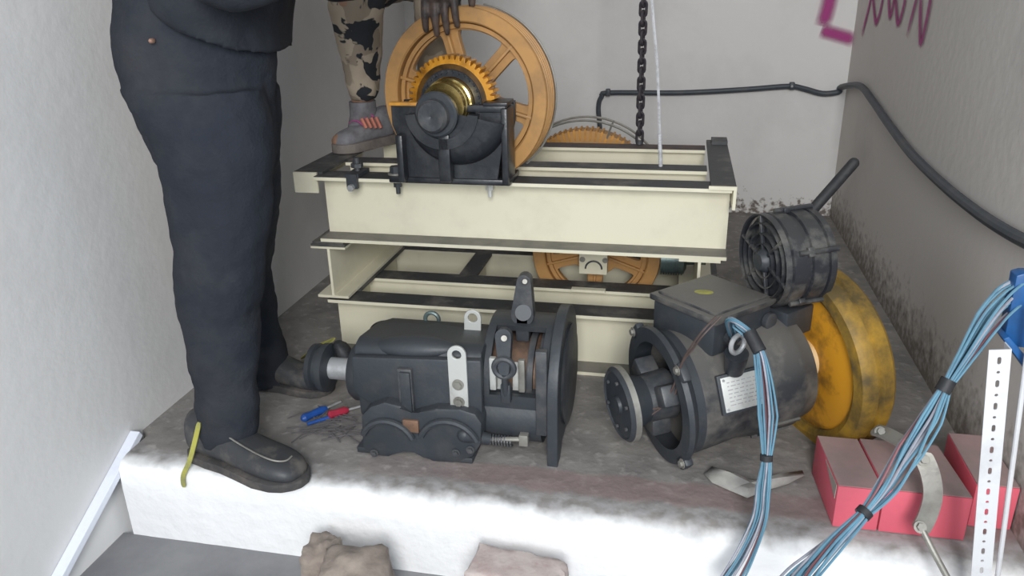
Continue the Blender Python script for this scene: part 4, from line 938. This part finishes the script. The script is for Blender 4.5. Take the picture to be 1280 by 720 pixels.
m.ball(at(200, 156, Y=1.50), .024, .06, .012)
o = m.build('trousers', trous, p1); remesh(o, .007, .020, .09, 2)
# studs of the back pocket
m = MB()
for p, Y in (((158, 57), 1.484), ((190, 51), 1.438)): m = MB(); m.ball(at(*p, Y=Y), .0055, .009, .0055, 6); m.build('pocket_stud', mat('copper_stud', (.5, .3, .22), .4, .6), p1)
# jacket: body, hem and sleeves
m = MB()
m.loft([(V((-.79, 1.60, 1.47)), V((.07, 0, .02)), V((0, .09, 0))), (V((-.85, 1.60, 1.40)), V((.13, 0, .02)), V((0, .21, 0))), (V((-.91, 1.60, 1.25)), V((.15, 0, .02)), V((0, .215, 0))), ringx(205, 356, -30, 1.60, .19), ringx(208, 356, 0, 1.60, .185), (at(281, 20, Y=1.60), V((.122, 0, -.030)), V((0, .180, 0))), (at(290, 38, Y=1.60), V((.108, 0, -.050)), V((0, .172, 0)))], 30)
for sg in (-1, 1):
    sh = ch + V((.03, .175 * sg, .09)); el = sh + V((.02, .05 * sg, -.27)) + V((.05, 0, .03)); wr = el + V((.21, -.06 * sg, .045)); limb(m, [sh, el, wr], [.075, .062, .045])
o = m.build('jacket', jack, p1); remesh(o, .008, .016, .12, 2)
def boot(parent, heel, toe, h, name='boot', w_=.048, top=None, mt=leather, smt=sole_m, zs=0.0, sth=.022, lab=None):
    heel, toe = V(heel), V(toe); d = (toe - heel); L = d.length; d.normalize(); s = V((-d.y, d.x, 0)).normalized(); up = s.cross(d) * -1; up = up if up.z > 0 else -up
    prof = [(0, .72, h, .0), (.06, .85, h, 0), (.22, .86, h * .98, 0), (.36, .84, h * .80, 0), (.52, .92, h * .62, 0), (.70, 1.04, h * .50, 0), (.85, 1.0, h * .44, 0), (.94, .80, h * .36, 0), (1.0, .45, h * .20, 0)]
    m = MB(); rs = []
    for t, wk, hh, _ in prof:
        c = heel + d * L * t; ring = []
        for k in range(20):
            a_1 = 2 * PI * k / 20; cx_, sy_ = math.cos(a_1), math.sin(a_1)
            yy_ = hh / 2 * (1 + (abs(sy_) ** .6 * (1 if sy_ > 0 else -1))); xx_ = (abs(cx_) ** .75) * (1 if cx_ > 0 else -1) * w_ * wk * (1 - .30 * max(0, sy_) * (1 if t > .3 else .6))
            ring.append(c + s * xx_ + up * (sth * .7 + yy_))
        rs.append(ring)
    m.rings(rs); o = m.build(name + '_upper', mt, parent, angle=60, label=lab)
    sub = o.modifiers.new('sub', 'SUBSURF'); sub.levels = 1; sub.render_levels = 1
    m = MB(); ol = []; pr = [(t, w_ * wk * 1.10) for t, wk, _, _ in prof]
    pr = [(-.02, w_ * .55)] + pr[1:-1] + [(1.0, w_ * .55), (1.03, w_ * .22)]
    ol = [heel + d * L * t + s * q for t, q in pr] + [heel + d * L * t - s * q for t, q in reversed(pr)]
    m.prism(ol, up * sth, .004); m.build(name + '_sole', smt, parent)
    return heel, d, s, up, L
H0, D0, S0, U0, L0 = boot(p1, V((-1.150, 1.492, .001)), V((-.825, 1.405, .001)), .115, w_=.056)
boot(p1, V((-1.17, 1.855, .001)), V((-.945, 1.835, .001)), .10, w_=.05)
# seam along the near boot
m = MB(); m.tube([H0 + D0 * L0 * t + S0 * (.03 * sg) + U0 * z_ for sg, t, z_ in ((-1, .30, .118), (-1, .50, .092), (-1, .70, .075), (-.9, .84, .068), (-.3, .90, .062), (.4, .90, .062))], .0022, 6, smooth=5); m.build('boot_seam', greyst, p1)

# --- crouching person behind the sheave
p2 = empty('person', (-.95, 2.6, .577), 'person crouching behind the sheave in camouflage trousers, one hand on its rim', 'person')
ank, kne = at(453, 128, Y=2.47), at(443, -25, Y=2.44); pel = V((-.93, 2.86, 1.16)); kn2 = V((-.80, 2.62, 1.13)); an2 = V((-.815, 2.60, .66))
hw_ = at(549, -52, Y=2.155)
m = MB()
limb(m, [pel + V((-.06, -.03, 0)), kne, (kne + ank) / 2, ank], [.085, .056, .05, .036]); limb(m, [pel + V((.08, -.02, 0)), kn2, (kn2 + an2) / 2, an2, an2 - V((0, 0, .05))], [.085, .056, .05, .036, .034])
m.ball(pel, .15, .13, .12); c2 = V((-.84, 2.66, 1.50)); n2_ = V((-.80, 2.58, 1.68)); h2 = V((-.77, 2.50, 1.79))
limb(m, [pel, V((-.90, 2.80, 1.32)), c2, n2_, h2 - V((0, 0, .05))], [.125, .11, .13, .06, .05]); m.ball(c2 + V((0, -.02, .05)), .18, .11, .10)
s1_ = c2 + V((.17, -.03, .07)); e1_ = V((-.585, 2.42, 1.33)); limb(m, [s1_, e1_, hw_ + (e1_ - hw_).normalized() * .01, hw_], [.052, .040, .028, .026])
s2_ = c2 + V((-.17, -.03, .07)); e2_ = V((-1.05, 2.42, 1.36)); w2_ = V((-1.0, 2.36, 1.20)); limb(m, [s2_, e2_, w2_], [.052, .040, .028]); hand(m, w2_, (.2, .1, -1), (1, 0, 0), .5, .95, 1)
rfu2 = head(m, h2, (.1, -1, -.5))
limb(m, [ank, ank + V((0, -.03, -.09)), V((-1.08, 2.36, .62))], [.034, .036, .026]); limb(m, [an2, an2 + V((0, -.01, -.03)), an2 + V((.0, -.12, -.05))], [.034, .034, .02])
o = m.build('body', skin, p2); remesh(o, .0085)
face_bits(p2, h2, rfu2)
m = MB(); fdir = at(549, 30, Y=2.125) - hw_
hand(m, hw_, fdir, (0, .95, -.2), .30, 1.22, -1)
limb(m, [hw_ + (e1_ - hw_).normalized() * .09, hw_], [.031, .028])
o = m.build('gloved_hand', skind, p2, label='hand blackened with grease'); remesh(o, .0045, 0, smooth=1)
m = MB()
m.loft([ringx(406, 482, -45, 2.44, .085), ringx(409, 480, -15, 2.45, .09), ringx(413, 478, 10, 2.455, .085), ringx(421, 476, 40, 2.46, .08), ringx(428, 474, 70, 2.46, .075), ringx(434, 474, 95, 2.465, .07), ringx(438, 473, 115, 2.465, .06), ringx(441, 470, 124, 2.47, .05)], 26)
limb(m, [kne + V((0, .01, 0)), pel + V((-.06, 0, .0))], [.095, .125]); limb(m, [pel + V((.06, 0, .0)), kn2, (kn2 + an2) / 2, an2 + V((0, 0, .02))], [.125, .085, .075, .056])
m.ball(pel, .175, .15, .14)
m.loft([(pel + V((0, -.02, .16)), V((.165, 0, 0)), V((0, .12, .03))), (pel + V((0, 0, .02)), V((.185, 0, 0)), V((0, .15, .03)))], 24)
o = m.build('trousers', camo_m, p2); remesh(o, .007, .018, .08, 2)
m = MB(); limb(m, [pel + V((.0, -.02, .14)), V((-.90, 2.80, 1.34)), c2, n2_ - V((0, 0, .03))], [.155, .145, .155, .075]); m.ball(c2 + V((0, -.02, .04)), .215, .13, .12)
limb(m, [s1_, e1_, e1_ * .35 + hw_ * .65], [.072, .056, .044]); limb(m, [s2_, e2_, e2_ * .25 + w2_ * .75], [.072, .056, .042])
o = m.build('jacket', camo_m, p2); remesh(o, .008, .016, .10, 2)
# trainers
trm = mat('grey_trainer_mesh', (.20, .20, .215), .8, 0, (.13, .12, .13), .5, 20); trs = mat('dirty_trainer_sole', (.19, .165, .145), .8, 0, (.11, .095, .09), .5, 14)
hl, to = V((-.972, 2.545, .5855)), V((-1.080, 2.335, .5855)); hl.z = to.z = .5855
Hh, Dd, Ss, Uu, Ll = boot(p2, hl, to, .105, 'trainer', .046, mt=trm, smt=trs, sth=.030)
m = MB(); m.loft([(ank + V((-.004, -.005, -.085)), V((.050, 0, 0)), V((0, .062, 0))), (ank + V((0, .0, -.04)), V((.044, 0, 0)), V((0, .052, 0))), (ank + V((0, .0, .005)), V((.043, 0, 0)), V((0, .050, 0)))], 20); m.build('trainer_collar', trm, p2)
m = MB(); 
for t_ in (.42, .52, .62): m.tube([Hh + Dd * Ll * t_ + Ss * q + Uu * (.128 - .05 * (t_ - .3) * 2 - abs(q) * .45) for q in (-.034, -.012, .012, .034)], .004, 6, smooth=3)
m.build('trainer_lace', mat('magenta_lace', (.36, .09, .22), .7), p2)
m = MB()
for i in range(4):
    q = at(452 + 6 * i, 148 - 0.5 * i, Y=2.40 + .01 * i); q2 = at(458 + 6 * i, 160, Y=2.40 + .01 * i); m.tube([q, q2], .0058, 6)
m.build('trainer_stripe', mat('coral_stripe', (.55, .19, .13), .7), p2)
boot(p2, an2 + V((-.0, .05, 0)) * 1 - V((0, 0, an2.z - .5785)), an2 + V((.0, -.12, 0)) - V((0, 0, an2.z - .5785)), .09, 'trainer', .042, mt=trm, smt=trs, sth=.022)
